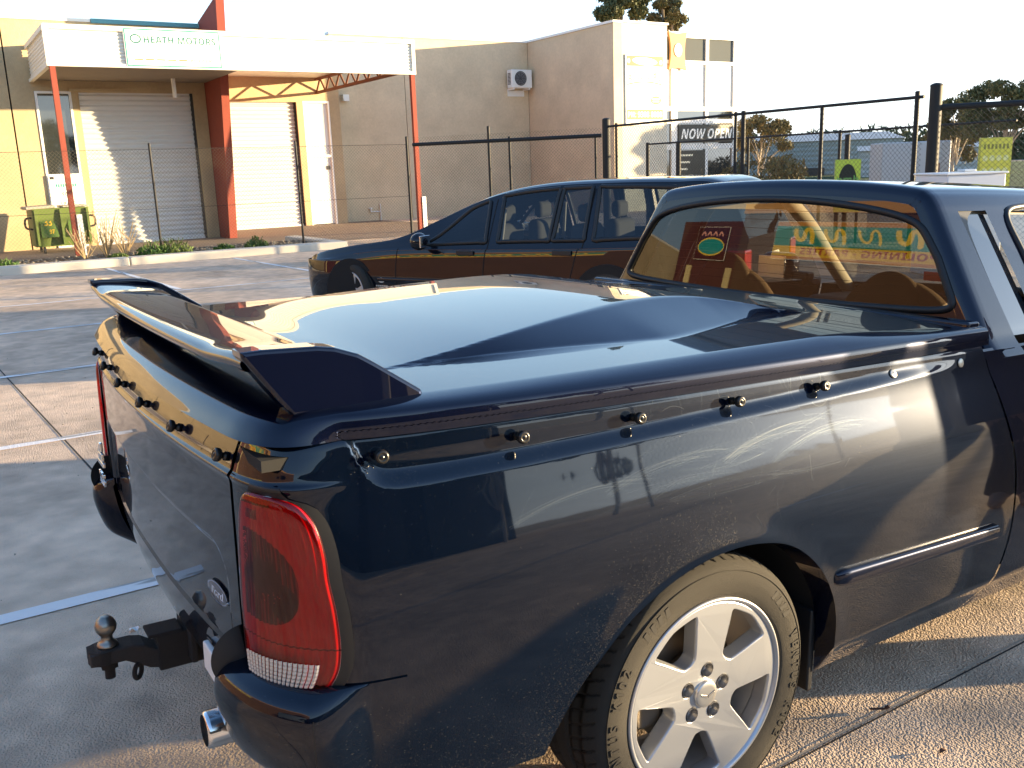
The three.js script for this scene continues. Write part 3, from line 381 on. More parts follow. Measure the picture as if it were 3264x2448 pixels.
function lampSheet(nu, nv, y0, y1, i0, i1, off, rim) { return surf(nu, nv, (u, v) => { const y = lerp(y0, y1, v), a = lampInner(y), b = lampOuter(y), s = lerp(a, b, lerp(i0, i1, u)), e = Math.min(u, 1 - u, ); const w = Math.pow(clamp(1 - Math.pow(2 * u - 1, 8)), 0.5) * Math.pow(clamp(1 - Math.pow(2 * v - 1, 14)), 0.5); return B(s, y, off + rim * w); }, (u, v) => [lerp(i0, i1, u), (lerp(y0, y1, v) - 0.578) / 0.36], 1e-3); }
for (const m of [1, -1]) {
  const f = g => m > 0 ? g : mirrorZ(g), lamp = new THREE.Group(); lamp.name = 'tail_lamp'; ute.add(lamp);
  part('lamp_housing', f(surf(120, 70, (u, v) => { const y = lerp(0.580, 0.936, v), a = lampInner(y), b = lampOuter(y), bowl = sm(0.10, 0.02, Math.hypot((y - 0.785) * 1.25, (lerp(a, b, u) - 2.58) * 1.1) - 0.0), rib = Math.sin(u * 100) * 0.5 + 0.5; return B(lerp(a, b, u), y, 0.0035 + 0.0028 * rib * (1 - bowl) - 0.001 * bowl); }, (u, v) => [u, (lerp(0.580, 0.936, v) - 0.578) / 0.36], 2e-3)), housing_m, lamp);
  part('lens', f(lampSheet(48, 70, 0.578, 0.938, 0, 1, 0.004, 0.012)), lens_m, lamp);
  const ribs = []; for (let k = 0; k < 17; k++) { const u0 = 0.10 + k * 0.044; ribs.push(surf(3, 12, (u, v) => { const uu = u0 + u * 0.036, top = 0.640 + 0.006 * uu, bot = 0.6015 + 0.010 * Math.pow(2 * (uu - 0.47), 4) - 0.004, y = lerp(bot, top, v), a = lampInner(y), b = lampOuter(y); return B(lerp(a, b, uu), y, 0.0165 + 0.0022 * Math.sin(u * Math.PI) + 0.0006 * Math.sin(v * 38)); }, null, 1e-2)); }
  part('reversing_lens', f(merge(ribs)), clearLens_m, lamp);
  part('gasket', f(surf(30, 40, (u, v) => { const y = lerp(0.566, 0.952, v), a = lampInner(clamp(y, 0.582, 0.932)) + 0.010, b = lampOuter(clamp(y, 0.582, 0.932)) - 0.020; const c = sm(0.0, 0.08, v) * sm(1, 0.9, v); return B(lerp(lerp((a + b) / 2, a, 0.55 + 0.45 * c), lerp((a + b) / 2, b, 0.55 + 0.45 * c), u), y, 0.003); }, null, 1e-3)), black_m, lamp);
}
// bumper corners
function podSkin() {
  const y0 = 0.345, y1 = 0.60; return surf(90, 44, (u, v) => { const s = lerp(2.34, 2.735, u), y = lerp(y0, y1, v); const along = sm(2.40, 2.50, s) * (1 - Math.pow(clamp((s - 2.66) / 0.075), 3)), up = Math.pow(clamp(1 - Math.pow(clamp((y - 0.50) / 0.10), 3.0)), 0.5), dn = 1 - 0.5 * sm(0.44, 0.345, y); return B(s, y, 0.004 + 0.062 * along * up * dn * sm(0.33, 0.42, y)); }, (u, v) => sideUV(B(lerp(2.34, 2.735, u), lerp(y0, y1, v))), 2e-3);
}
const podG = podSkin();
part('bumper_corner', podG, dusty_m, ute); part('bumper_corner', mirrorZ(podG), paint_m, ute);
for (const m of [1, -1]) {
  part('bumper_seam', (g => m > 0 ? g : mirrorZ(g))(surf(2, 20, (u, v) => B(2.486 + u * 0.004, lerp(0.36, 0.56, v), 0.0045 + 0.062 * sm(2.40, 2.50, 2.486) * 0 + 0.0545 * sm(2.40, 2.50, 2.486) * Math.pow(clamp(1 - Math.pow(clamp((lerp(0.36, 0.56, v) - 0.50) / 0.10), 3)), 0.5) * (1 - 0.5 * sm(0.44, 0.345, lerp(0.36, 0.56, v))) * sm(0.33, 0.42, lerp(0.36, 0.56, v)) * 1.14))), black_m, ute);
  const c = surf(24, 12, (u, v) => { const a = lerp(-0.3, Math.PI + 0.1, u), k = v; return [-0.962 - 0.062 * Math.sin(clamp(a, 0, Math.PI)) * k, 0.598 + 0.062 * Math.cos(a) * k, 0.668 + 0.05 * (1 - k) * 0.3]; });
  part('bumper_end_cap', (g => m > 0 ? g : mirrorZ(g))(c), plastic_m, ute);
}
// plate panel under the tailgate, tow hitch, exhaust
part('plate_panel', rbox(-0.985, -0.972, 0.475, 0.535, 0.44, 0.56, 0.004), white_m, ute);
{
  const hitch = new THREE.Group(); hitch.name = 'tow_hitch'; ute.add(hitch);
  const rust_m = std([0.045, 0.033, 0.026], 0.75, { bumpMap: clearTex(concBump, 4, 4), bumpScale: 0.003 }), ball_m = std([0.34, 0.30, 0.25], 0.3, { metalness: 0.9 });
  part('tow_ball', lathe([[0.0001, 0.0255], [0.009, 0.0255], [0.012, 0.0235], [0.019, 0.017], [0.0238, 0.008], [0.025, 0], [0.0235, -0.009], [0.018, -0.018], [0.0135, -0.023], [0.0135, -0.034], [0.02, -0.039], [0.024, -0.046], [0.024, -0.052], [0.0001, -0.052]], 36).translate(-1.108, 0.417, 0), ball_m, hitch);
  const bar1 = prism([[-1.152, 0.333], [-1.13, 0.330], [-1.075, 0.330], [-1.045, 0.312], [-1.02, 0.296], [-0.99, 0.288], [-0.70, 0.288], [-0.70, 0.335], [-0.985, 0.335], [-1.005, 0.343], [-1.03, 0.360], [-1.055, 0.366], [-1.13, 0.366], [-1.152, 0.362]], 0.058, 0.005).translate(0, 0, -0.029);
  part('tow_tongue', merge([bar1, new THREE.CylinderGeometry(0.036, 0.036, 0.034, 28).translate(-1.118, 0.348, 0)]), rust_m, hitch);
  part('tow_nut', merge([new THREE.CylinderGeometry(0.021, 0.021, 0.018, 6).translate(-1.108, 0.319, 0), new THREE.CylinderGeometry(0.012, 0.012, 0.04, 16).translate(-1.108, 0.303, 0)]), rust_m, hitch);
  part('receiver', merge([rbox(-1.0, -0.62, 0.283, 0.375, -0.038, 0.038, 0.004), rbox(-1.02, -0.94, 0.372, 0.381, -0.035, 0.035, 0.003), rbox(-0.93, -0.915, 0.30, 0.44, -0.075, 0.075, 0.004)]), rust_m, hitch);
  part('safety_chain_eye', new THREE.TorusGeometry(0.017, 0.006, 8, 20).rotateY(0.9).translate(-1.05, 0.298, 0.034), rust_m, hitch);
}
part('exhaust_tip', merge([lathe([[0.030, 0], [0.034, 0.002], [0.036, 0.008], [0.036, 0.11], [0.032, 0.11], [0.032, 0.012], [0.030, 0.004], [0.030, 0]], 32).rotateZ(-Math.PI / 2).translate(-1.03, 0.43, 0.60)]), chrome_m, ute);
part('exhaust_bore', new THREE.CylinderGeometry(0.031, 0.031, 0.09, 24).rotateZ(Math.PI / 2).translate(-0.97, 0.43, 0.60), matte_m, ute);
// tray lid
const lidProf = smoothTable([[0, 1.022], [0.26, 1.044], [0.42, 1.0575], [0.52, 1.0635], [0.62, 1.0675], [0.72, 1.0698], [0.82, 1.0712], [1, 1.0725]]);
const lidIn = smoothTable([[0, 0.034], [0.26, 0.035], [0.42, 0.0375], [0.52, 0.0415], [0.62, 0.049], [0.72, 0.060], [0.82, 0.075], [1, 0.105]]);
const lidRear = smoothTable([[0, -0.018], [0.26, -0.004], [0.42, 0.009], [0.58, 0.028], [0.78, 0.055], [1, 0.09]]);
const ridgeZ = smoothTable([[-0.62, 0.57], [-0.4, 0.535], [-0.1, 0.455], [0.15, 0.40], [0.35, 0.40], [0.5, 0.45], [0.66, 0.47], [1.2, 0.47]]);
const footZ = smoothTable([[-0.62, 0.575], [-0.45, 0.56], [-0.2, 0.585], [0, 0.63], [0.1, 0.645], [0.25, 0.61], [0.45, 0.545], [0.66, 0.475], [1.2, 0.471]]);
const humpH = smoothTable([[-0.66, 0], [-0.55, 0.006], [-0.3, 0.030], [0, 0.052], [0.18, 0.060], [0.34, 0.056], [0.5, 0.036], [0.66, 0.013], [0.8, 0], [1.2, 0]]);
function lidTop(x, z) { const az = Math.abs(z); let h = 1.0725 + 0.016 * (clamp(x, -0.92, 0.4) + 0.92) * (1 - sm(0.4, 0.98, x)) + 0.012 * (1 - Math.pow(z / 0.79, 2)); const r = ridgeZ(x), f = footZ(x), t = clamp((f - az) / Math.max(0.004, f - r)); const e = 0.13, k = t < e ? t * t / (2 * e) : t > 1 - e ? (1 - e) - (1 - t) * (1 - t) / (2 * e) : t - e / 2; h += humpH(x) * k / (1 - e); h -= 0.003 * sm(-0.86, -0.955, x); return h; }
{
  const sF = sOfX(1.035), s1 = 2 * SL - sF;
  const edge = (s, v) => { const p = plan(s), q = lidIn(v), w = sm(-0.935, -0.82, p.x), inn = lerp(lidRear(v), q, w); return [p.x - p.nx * inn, p.z - p.nz * inn, inn]; };
  const rim = surf(420, 20, (u, v) => { const s = lerp(sF, s1, u), e = edge(s, v), w = sm(-0.935, -0.82, e[0]); const top = lidTop(e[0], e[1]); return [e[0], lerp(lidProf(v), top, sm(0.55, 1, v)), e[1]]; });
  // top sheet: a four-sided patch between the rear edge, the two sides and the front
  let sc = 2.5; const cor = edge(sc, 1), sideAt = x => { let a = sF, b = sc; for (let i = 0; i < 34; i++) { const m = (a + b) / 2; if (edge(m, 1)[0] > x) a = m; else b = m; } return edge(a, 1)[1]; }, rearAt = z => { let a = sc, b = SL; for (let i = 0; i < 34; i++) { const m = (a + b) / 2; if (edge(m, 1)[1] > z) a = m; else b = m; } return edge(a, 1)[0]; };
  const xF = edge(sF, 1)[0], NX = 260, sideTab = [], rearTab = []; for (let i = 0; i <= NX; i++) { sideTab.push(sideAt(lerp(cor[0], xF, i / NX))); rearTab.push(rearAt(i / NX * cor[1])); } sideTab[0] = cor[1]; rearTab[NX] = cor[0];
  const tab = (T, f) => { const k = clamp(f) * NX, i = Math.min(NX - 1, Math.floor(k)); return lerp(T[i], T[i + 1], k - i); };
  const top = surf(220, NX, (u, v) => { const q = 2 * u - 1; return (xz => [xz[0], lidTop(xz[0], xz[1]), xz[1]])([lerp(tab(rearTab, Math.abs(q)), xF, v), q * tab(sideTab, v)]); }, null, 1e-3);
  // top normals straight from the height field
  { const p = top.attributes.position, n = top.attributes.normal, e = 0.002; for (let i = 0; i < p.count; i++) { const x = p.getX(i), z = p.getZ(i), a = (lidTop(x + e, z) - lidTop(x - e, z)) / (2 * e), b = (lidTop(x, z + e) - lidTop(x, z - e)) / (2 * e), v = V(-a, 1, -b).normalize(); n.setXYZ(i, v.x, v.y, v.z); } }
  // make rim normals outward/up
  { const p = rim.attributes.position, n = rim.attributes.normal; for (let i = 0; i < p.count; i++) if (n.getY(i) < -0.05) n.setXYZ(i, -n.getX(i), -n.getY(i), -n.getZ(i)); }
  part('tray_lid', merge([rim, top]), paint_m, ute);
  part('lid_seal', surf(300, 2, (u, v) => { const s = lerp(sF, s1, u), p = plan(s), q = lerp(0.038, 0.075, v); const w = sm(-0.935, -0.82, p.x), inn = lerp(q * 0.85 - 0.012, q, w); return [p.x - p.nx * inn, 1.023, p.z - p.nz * inn]; }), matte_m, ute);
  part('lid_front_edge', rbox(0.985, 1.04, 1.0, 1.082, -0.83, 0.83, 0.008), paint_m, ute);
}
// rear wing
{
  const wing = new THREE.Group(); wing.name = 'rear_wing'; ute.add(wing);
  const sec = [[-0.775, 1.1435], [-0.80, 1.151], [-0.85, 1.1595], [-0.90, 1.1635], [-0.935, 1.1645], [-0.950, 1.162], [-0.958, 1.156], [-0.960, 1.149], [-0.956, 1.141], [-0.945, 1.136], [-0.90, 1.135], [-0.85, 1.1355], [-0.80, 1.1365], [-0.780, 1.1385], [-0.774, 1.141]].map(p => V(p[0], p[1], 0));
  const c = new THREE.CatmullRomCurve3(sec, true, 'catmullrom', 0.5);
  const blade = surf(60, 96, (u, v) => { const p = c.getPoint(v % 1), z = lerp(-0.752, 0.752, u), k = 1 - Math.pow(z / 0.76, 2); const lift = 0.010 * sm(0.52, 0.735, Math.abs(z)); return [p.x - 0.020 * k * sm(-0.76, -0.96, p.x), p.y - 0.004 + lift, z]; }, null, 2e-4);
  part('wing_blade', blade, paint_m, wing);
  const poly = [[-0.966, 1.180], [-0.93, 1.1815], [-0.837, 1.179], [-0.805, 1.1745], [-0.763, 1.160], [-0.735, 1.143], [-0.646, 1.084], [-0.643, 1.076], [-0.646, 1.066], [-0.888, 1.066], [-0.91, 1.094], [-0.94, 1.135], [-0.965, 1.170]];
  for (const m of [1, -1]) {
    const g = prism(poly, 0.045, 0.007, 3).translate(0, 0, m > 0 ? 0.728 : -0.773);
    const p = g.attributes.position; for (let i = 0; i < p.count; i++) { const k = clamp((1.18 - p.getY(i)) / 0.12); p.setZ(i, p.getZ(i) + m * 0.012 * k); } g.computeVertexNormals();
    part('wing_end_plate', g, paint_m, wing);
    part('wing_foot_seal', rbox(-0.88, -0.65, 1.058, 1.0665, m * 0.765 - 0.028, m * 0.765 + 0.024, 0.003), black_m, wing);
  }
}
// side moulding and sill strip
{
  const mould = (m) => surf(60, 16, (u, v) => { const x = lerp(0.365, 1.055, u), yc = lerp(0.527, 0.503, u), a = lerp(-Math.PI / 2, Math.PI / 2, v), tip = Math.pow(clamp(u / 0.05), 0.5), h = 0.021 * (0.45 + 0.55 * tip), s = sOfX(x), y = yc + Math.sin(a) * h, p = B(s, y); return [p[0], y, m * (p[2] + 0.017 * tip * Math.pow(Math.cos(a), 0.5))]; }, null, 1e-3);
  part('side_moulding', mould(1), paint_m, ute); part('side_moulding', flipped(mould(-1)), paint_m, ute);
}
// wheels
const tyre_m = std([0.033, 0.029, 0.023], 0.85, { bumpMap: clearTex(concBump, 30, 3), bumpScale: 0.0015 }), alloy_m = std([0.52, 0.53, 0.55], 0.34, { metalness: 0.75 }), alloyDark_m = std([0.30, 0.29, 0.28], 0.4, { metalness: 0.7 }), disc_m = std([0.16, 0.13, 0.10], 0.5, { metalness: 0.8 });
const toAxle = g => g.rotateX(Math.PI / 2); // lathe axis y -> z
function makeWheel() {
  const w = new THREE.Group(); w.name = 'wheel';
  const prof = new THREE.CatmullRomCurve3([[0.221, -0.020], [0.226, -0.006], [0.233, 0.002], [0.246, 0.009], [0.268, 0.0135], [0.290, 0.0115], [0.304, 0.005], [0.3125, -0.004], [0.3185, -0.016], [0.3225, -0.034], [0.3243, -0.075], [0.3247, -0.115], [0.3243, -0.155], [0.3225, -0.196], [0.3165, -0.214], [0.300, -0.228], [0.27, -0.240], [0.235, -0.232], [0.222, -0.212]].map(p => V(p[0], p[1], 0)), false, 'catmullrom', 0.4);
  const tyre = surf(420, 64, (u, v) => { const p = prof.getPoint(v), th = u * Math.PI * 2; let r = p.x; const a = p.y; if (a < -0.006 && a > -0.222 && r > 0.314) { const q = -0.115, d = Math.abs(a - q); let gr = 0; for (const c of [0.03, 0.066]) gr = Math.max(gr, sm(0.0065, 0.004, Math.abs(d - c))); const ph = ((th / (2 * Math.PI) * 62 + (a - q) * 9 * (1 + d * 4)) % 1 + 1) % 1; if (d > 0.034) gr = Math.max(gr, sm(0.10, 0.06, Math.abs(ph - 0.5)) * sm(0.112, 0.10, d)); r -= 0.0068 * gr; } return [Math.cos(th) * r, Math.sin(th) * r, a]; }, (u, v) => [u, v], 4e-4);
  const T = part('tyre', tyre, tyre_m, w);
  // moulded sidewall lettering and bars
  const bits = []; const letter_m = std([0.016, 0.014, 0.012], 0.6);
  const put = (g, ang, r) => { g.rotateZ(ang - Math.PI / 2).translate(Math.cos(ang) * r, Math.sin(ang) * r, 0.0115); bits.push(g); };
  for (const [a0, word] of [[3.62, 'VENTUS K102'], [6.62, 'VENTUS K102']]) { let a = a0; for (const ch of word) { if (ch === ' ') { a -= 0.075; continue; } const g = new TextGeometry(ch, { font, size: 0.0225, depth: 0.0036, curveSegments: 3, bevelEnabled: false }); g.computeBoundingBox(); const wd = g.boundingBox.max.x; g.translate(-wd / 2, 0, 0); put(g, a - wd / 0.54, 0.266); a -= (wd + 0.0085) / 0.27; } }
  for (const a0 of [2.1, 0.55]) for (let k = 0; k < 4; k++) put(prism([[-0.007 + k * 0.001, -0.012], [0.006, -0.012], [0.010, 0.010], [-0.001, 0.010]], 0.0022), a0 + k * 0.085, 0.276);
  part('sidewall_lettering', merge(bits), letter_m, T);
  part('bead_ring', new THREE.TorusGeometry(0.2945, 0.0012, 6, 160).translate(0, 0, 0.0112), tyre_m, T);
  const rim = new THREE.Group(); rim.name = 'rim'; w.add(rim);
  part('rim_barrel', toAxle(lathe([[0.222, -0.012], [0.229, -0.004], [0.2305, 0.002], [0.2285, 0.006], [0.2245, 0.0065], [0.2205, 0.003], [0.2165, -0.006], [0.2125, -0.022], [0.207, -0.05], [0.200, -0.10], [0.198, -0.17], [0.205, -0.20], [0.222, -0.212]], 96)), alloy_m, rim);
  const sh = new THREE.Shape(); sh.absarc(0, 0, 0.2155, 0, Math.PI * 2);
  for (let k = 0; k < 5; k++) {
    const c = 85 * Math.PI / 180 + (k + 0.5) * Math.PI * 0.4, P = (r, a) => [Math.cos(c + a) * r, Math.sin(c + a) * r], h = new THREE.Path();
    const q = [P(0.098, -0.20), P(0.128, -0.285), P(0.168, -0.335), P(0.198, -0.36), P(0.2045, -0.30), P(0.208, 0), P(0.2045, 0.30), P(0.198, 0.36), P(0.168, 0.335), P(0.128, 0.285), P(0.098, 0.20), P(0.0905, 0)];
    const cv = new THREE.CatmullRomCurve3(q.map(p => V(p[0], p[1], 0)), true, 'catmullrom', 0.35); const pts = cv.getPoints(48); h.setFromPoints(pts.map(p => new THREE.Vector2(p.x, p.y))); sh.holes.push(h);
    const a = 85 * Math.PI / 180 + k * Math.PI * 0.4 + 0.628, lh = new THREE.Path(); const la = a - 0.628; lh.absarc(Math.cos(la) * 0.0565, Math.sin(la) * 0.0565, 0.0195, 0, Math.PI * 2, true); sh.holes.push(lh);
  }
  const face = new THREE.ExtrudeGeometry(sh, { depth: 0.030, bevelEnabled: true, bevelSize: 0.0035, bevelThickness: 0.006, bevelSegments: 3, curveSegments: 64 });
  { const p = face.attributes.position; for (let i = 0; i < p.count; i++) { const r = Math.hypot(p.getX(i), p.getY(i)); p.setZ(i, p.getZ(i) - 0.040 - 0.004 * Math.cos(clamp(r / 0.21) * 3.1)); } face.computeVertexNormals(); }
  const fm = part('rim_face', face, alloy_m, rim);
  // crisp shading: flat normals on an extrusion are right for the machined face
  for (let k = 0; k < 5; k++) { const la = 85 * Math.PI / 180 + k * Math.PI * 0.4, x = Math.cos(la) * 0.0565, y = Math.sin(la) * 0.0565; part('lug_nut', merge([new THREE.CylinderGeometry(0.0105, 0.0105, 0.016, 6).rotateX(Math.PI / 2).translate(x, y, -0.029), new THREE.SphereGeometry(0.0085, 14, 8).scale(1, 1, 0.6).translate(x, y, -0.0215)]), chrome_m, rim); part('lug_well', toAxle(lathe([[0.0165, -0.004], [0.0150, -0.034], [0.0001, -0.034]], 20)).translate(x, y, 0), alloyDark_m, rim); }
  const cap = part('centre_cap', toAxle(lathe([[0.0001, 0.0035], [0.020, 0.0032], [0.029, 0.0018], [0.0315, -0.001], [0.0325, -0.006], [0.0325, -0.012]], 40)), std([0.66, 0.64, 0.60], 0.28, { metalness: 0.85 }), rim);
  part('cap_emblem', prism([[0, -0.009], [0.003, -0.002], [0.021, 0.005], [0.016, 0.001], [0.019, 0.0015], [0.012, -0.003], [0.013, -0.002], [0.006, -0.006]].concat([[0, -0.009]]).map(p => p), 0.002).translate(0, 0.002, 0.0033), alloyDark_m, cap);
  part('cap_emblem', prism([[0, -0.009], [-0.006, -0.006], [-0.013, -0.002], [-0.012, -0.003], [-0.019, 0.0015], [-0.016, 0.001], [-0.021, 0.005], [-0.003, -0.002]], 0.002).translate(0, 0.002, 0.0033), alloyDark_m, cap);
  part('valve', new THREE.CylinderGeometry(0.004, 0.005, 0.03, 10).rotateX(Math.PI / 2).rotateY(0.3).translate(0.19, 0.035, -0.035), plastic_m, rim);
  part('brake_disc', toAxle(lathe([[0.06, -0.075], [0.145, -0.075], [0.145, -0.10], [0.06, -0.10]], 48)), disc_m, w);
  part('brake_hub', toAxle(lathe([[0.0001, -0.045], [0.07, -0.045], [0.075, -0.08], [0.0001, -0.08]], 32)), disc_m, w);
  part('brake_caliper', rbox(-0.155, -0.085, -0.07, 0.07, -0.125, -0.05, 0.012), disc_m, w);
  return w;
}
const wheel0 = makeWheel(); wheel0.position.set(0, 0.323, 0.892); ute.add(wheel0);
for (const [x, y, m] of [[0, 0.323, -1], [3.11, 0.323 + 3.11 * Math.tan(RAKE), 1], [3.11, 0.323 + 3.11 * Math.tan(RAKE), -1]]) { const w = wheel0.clone(); w.position.set(x, y, m * (x ? 0.872 : 0.892)); if (m < 0) w.rotation.y = Math.PI; ute.add(w); }
part('rear_axle', bar([0, 0.323, -0.7], [0, 0.323, 0.7], 0.05, 12), matte_m, ute);
// ---------------------------------------------------------------- the ute's cab
const trimCream_m = std([0.50, 0.44, 0.33], 0.7), seat_m = std([0.20, 0.125, 0.065], 0.85, { bumpMap: clearTex(concBump, 20, 20), bumpScale: 0.002 }), dash_m = std([0.03, 0.03, 0.03], 0.7), rubber_m = std([0.012, 0.012, 0.012], 0.55);
const glass_m = phys([0.80, 0.84, 0.82], 0.0, { transmission: 1, thickness: 0, ior: 1.52, metalness: 0 });
const tint_m = phys([0.30, 0.285, 0.26], 0.0, { transmission: 1, thickness: 0, ior: 1.5, metalness: 0 });
const cabSec = new THREE.CatmullRomCurve3([[0.865, 0.98], [0.83, 1.02], [0.80, 1.07], [0.698, 1.24], [0.63, 1.353], [0.604, 1.395], [0.575, 1.425], [0.52, 1.444], [0.30, 1.463], [0, 1.470], [-0.3, 1.463]].map(p => V(p[0], p[1], 0)), false, 'catmullrom', 0.45);
const SEC = []; for (let i = 0; i <= 220; i++) { const p = cabSec.getPoint(i / 220 * 0.9); SEC.push([p.x, p.y]); }
function sec(u, inset = 0) { const f = clamp(u) * 220, i = Math.min(219, Math.floor(f)), t = f - i, a = SEC[i], b = SEC[i + 1]; let tx = b[0] - a[0], ty = b[1] - a[1]; const l = Math.hypot(tx, ty); tx /= l; ty /= l; return [lerp(a[0], b[0], t) - ty * inset, lerp(a[1], b[1], t) + tx * inset * -1 * -1 * (-1)]; }
// outward normal of the section is (ty,-tx)... keep inset toward the middle of the cab
function secIn(u, inset) { const f = clamp(u) * 220, i = Math.min(219, Math.floor(f)), t = f - i, a = SEC[i], b = SEC[i + 1]; let tx = b[0] - a[0], ty = b[1] - a[1]; const l = Math.hypot(tx, ty); return [lerp(a[0], b[0], t) - ty / l * inset, lerp(a[1], b[1], t) + tx / l * inset]; }
const uAtY = y => { let a = 0, b = 1; for (let i = 0; i < 40; i++) { const c = (a + b) / 2; if (secIn(c, 0)[1] < y) a = c; else b = c; } return a; };
const backX = (y, z) => 1.078 + (y - 1.07) * 0.14 - 0.022 * (1 - Math.pow(z / 0.78, 2));
const insetAt = smoothTable([[0, 0.050], [0.25, 0.022], [0.5, 0.007], [0.75, 0.0015], [1, 0]]), insetX = smoothTable([[0, 0], [0.25, 0.004], [0.5, 0.015], [0.75, 0.030], [1, 0.050]]);
const pair = (n, g, m) => { part(n, g, m, ute); part(n, mirrorZ(g), m, ute); };
const both = g => merge([g, mirrorZ(g)]);
{
  // rear rounding + pillar, right half then mirrored
  const shell = surf(120, 24, (u, v) => { const w = v < 0.5 ? v / 0.5 : 1, q = secIn(u, insetAt(w)); const x0 = backX(q[1], q[0]) + insetX(w), x = v < 0.5 ? x0 : lerp(x0, 1.222, (v - 0.5) / 0.5); return [x, q[1], q[0]]; }, null, 1e-3);
  part('cab_pillar_shell', both(shell), paint_m, ute);
  const uR = uAtY(1.372);
  part('cab_roof', both(surf(60, 20, (u, v) => { const q = secIn(lerp(uR, 1, u), 0), x = lerp(1.222, 1.86, v); return [x + 0.05 * v * (1 - Math.pow(q[0] / 0.6, 2)), q[1] - 0.012 * v * v, q[0]]; })), paint_m, ute);
  part('headliner', both(surf(30, 8, (u, v) => { const q = secIn(lerp(uR, 1, u), 0.022), x = lerp(1.12, 1.88, v); return [x, q[1] - 0.012 * v * v, q[0]]; })), trimCream_m, ute);
  // back frame between shell and glass
  const C = [0, 1.235];
  const glassOut = []; for (let i = 0; i < 320; i++) { const t = i / 320 * Math.PI * 2, c = Math.cos(t), s = Math.sin(t), ex = s < 0 ? 15 : 9, k = Math.pow(Math.pow(Math.abs(c), ex) + Math.pow(Math.abs(s), ex), -1 / ex), a = c * k, b = s * k, z = a * (0.645 - 0.082 * b), y = 1.240 + b * 0.162 + (b > 0 ? -0.052 * Math.pow(a, 2) * b : 0.016 * a * a * -b); glassOut.push([z, y]); }
  const outer = []; for (let i = 0; i <= 120; i++) { const q = secIn(i / 120, 0.050); outer.push([q[0], q[1]]); } for (let i = 119; i >= 0; i--) { const q = secIn(i / 120, 0.050); outer.push([-q[0], q[1]]); }
  const hit = (poly, th) => { const dx = Math.cos(th), dy = Math.sin(th); let best = 9; for (let i = 0; i < poly.length; i++) { const a = poly[i], b = poly[(i + 1) % poly.length], ex = b[0] - a[0], ey = b[1] - a[1], den = dx * ey - dy * ex; if (Math.abs(den) < 1e-9) continue; const t = ((a[0] - C[0]) * ey - (a[1] - C[1]) * ex) / den, s = ((a[0] - C[0]) * dy - (a[1] - C[1]) * dx) / den; if (t > 0 && s >= -1e-6 && s <= 1 + 1e-6) best = Math.min(best, t); } return best; };
  const N = 240, go = [], gi = []; for (let i = 0; i <= N; i++) { const th = i / N * Math.PI * 2; go.push(hit(outer, th)); gi.push(hit(glassOut, th)); }
  const frame = surf(N, 8, (u, v) => { const f = u * N, i = Math.min(N - 1, Math.floor(f)), t = f - i, th = u * Math.PI * 2, r = lerp(lerp(gi[i], gi[i + 1], t) + 0.010, lerp(go[i], go[i + 1], t), v), z = C[0] + Math.cos(th) * r, y = C[1] + Math.sin(th) * r; return [backX(y, z), y, z]; }, null, 1e-3);
  part('cab_back_frame', frame, paint_m, ute);
  const pane = part('rear_window', surf(120, 30, (u, v) => { const f = u * N, i = Math.min(N - 1, Math.floor(f)), t = f - i, th = u * Math.PI * 2, r = lerp(gi[i], gi[i + 1], t) * v, z = Math.cos(th) * r, y = C[1] + Math.sin(th) * r; return [backX(y, z) + 0.004, y, z]; }, null, 1e-3), tint_m, ute);
  { const p = pane.geometry.attributes.position, n = pane.geometry.attributes.normal, e = 0.002; for (let i = 0; i < p.count; i++) { const y = p.getY(i), z = p.getZ(i), a = (backX(y + e, z) - backX(y - e, z)) / (2 * e), b = (backX(y, z + e) - backX(y, z - e)) / (2 * e), v = V(-1, a, b).normalize(); n.setXYZ(i, v.x, v.y, v.z); } seenG.delete(pane.geometry); fixWinding(pane.geometry); }
  part('window_gasket', tube(glassOut.map(p => [backX(p[1], p[0]) + 0.001, C[1] + (p[1] - C[1]) * 1.012, p[0] * 1.008]), 0.0115, 640, 8, true), rubber_m, pane);
  const heat = []; for (let k = 0; k < 9; k++) { const y = 1.125 + k * 0.030; heat.push(surf(40, 1, (u, v) => { const z = lerp(-0.56 + k * 0.008, 0.56 - k * 0.008, u), yy = y - 0.012 * z * z + v * 0.0013; return [backX(yy, z) + 0.007, yy, z]; })); }
  part('heater_line', merge(heat), std([0.08, 0.03, 0.02], 0.6), pane);
  // sealed ledge between lid and glass
  part('scuttle_ledge', surf(40, 6, (u, v) => { const z = lerp(-0.80, 0.80, u); return [lerp(1.02, backX(1.06, z) + 0.01, v), lerp(1.055, 1.062, v), z]; }), black_m, ute);
  // side: quarter glass, door frame, door
  const sideZ = y => secIn(uAtY(y), 0)[0];
  const sidePatch = (x0, x1, y0, y1, inset, nu = 8, nv = 20) => surf(nu, nv, (u, v) => { const y = lerp(y0, y1, v), q = secIn(uAtY(y), inset), X0 = typeof x0 === 'function' ? x0(y) : x0, X1 = typeof x1 === 'function' ? x1(y) : x1; return [lerp(X0, X1, u), q[1], q[0]]; }, null, 1e-3);
  const qf = smoothTable([[1.0, 1.225], [1.2, 1.228], [1.32, 1.24], [1.355, 1.262], [1.372, 1.30]]);
  const tintDark_m = phys([0.02, 0.024, 0.03], 0.03, { clearcoat: 1, ior: 1.6 });
  pair('quarter_window', sidePatch(y => qf(y), 1.362, 1.03, 1.366, 0.010), tintDark_m);
  pair('quarter_surround', sidePatch(1.22, y => qf(y), 1.0, 1.374, 0.002), black_m);
  pair('door_pillar', sidePatch(1.358, y => lerp(1.425, 1.455, sm(1.1, 1.37, y)), 0.99, 1.374, -0.003), paint_m);
  const aX = y => lerp(2.45, 1.88, (y - 0.98) / 0.42);
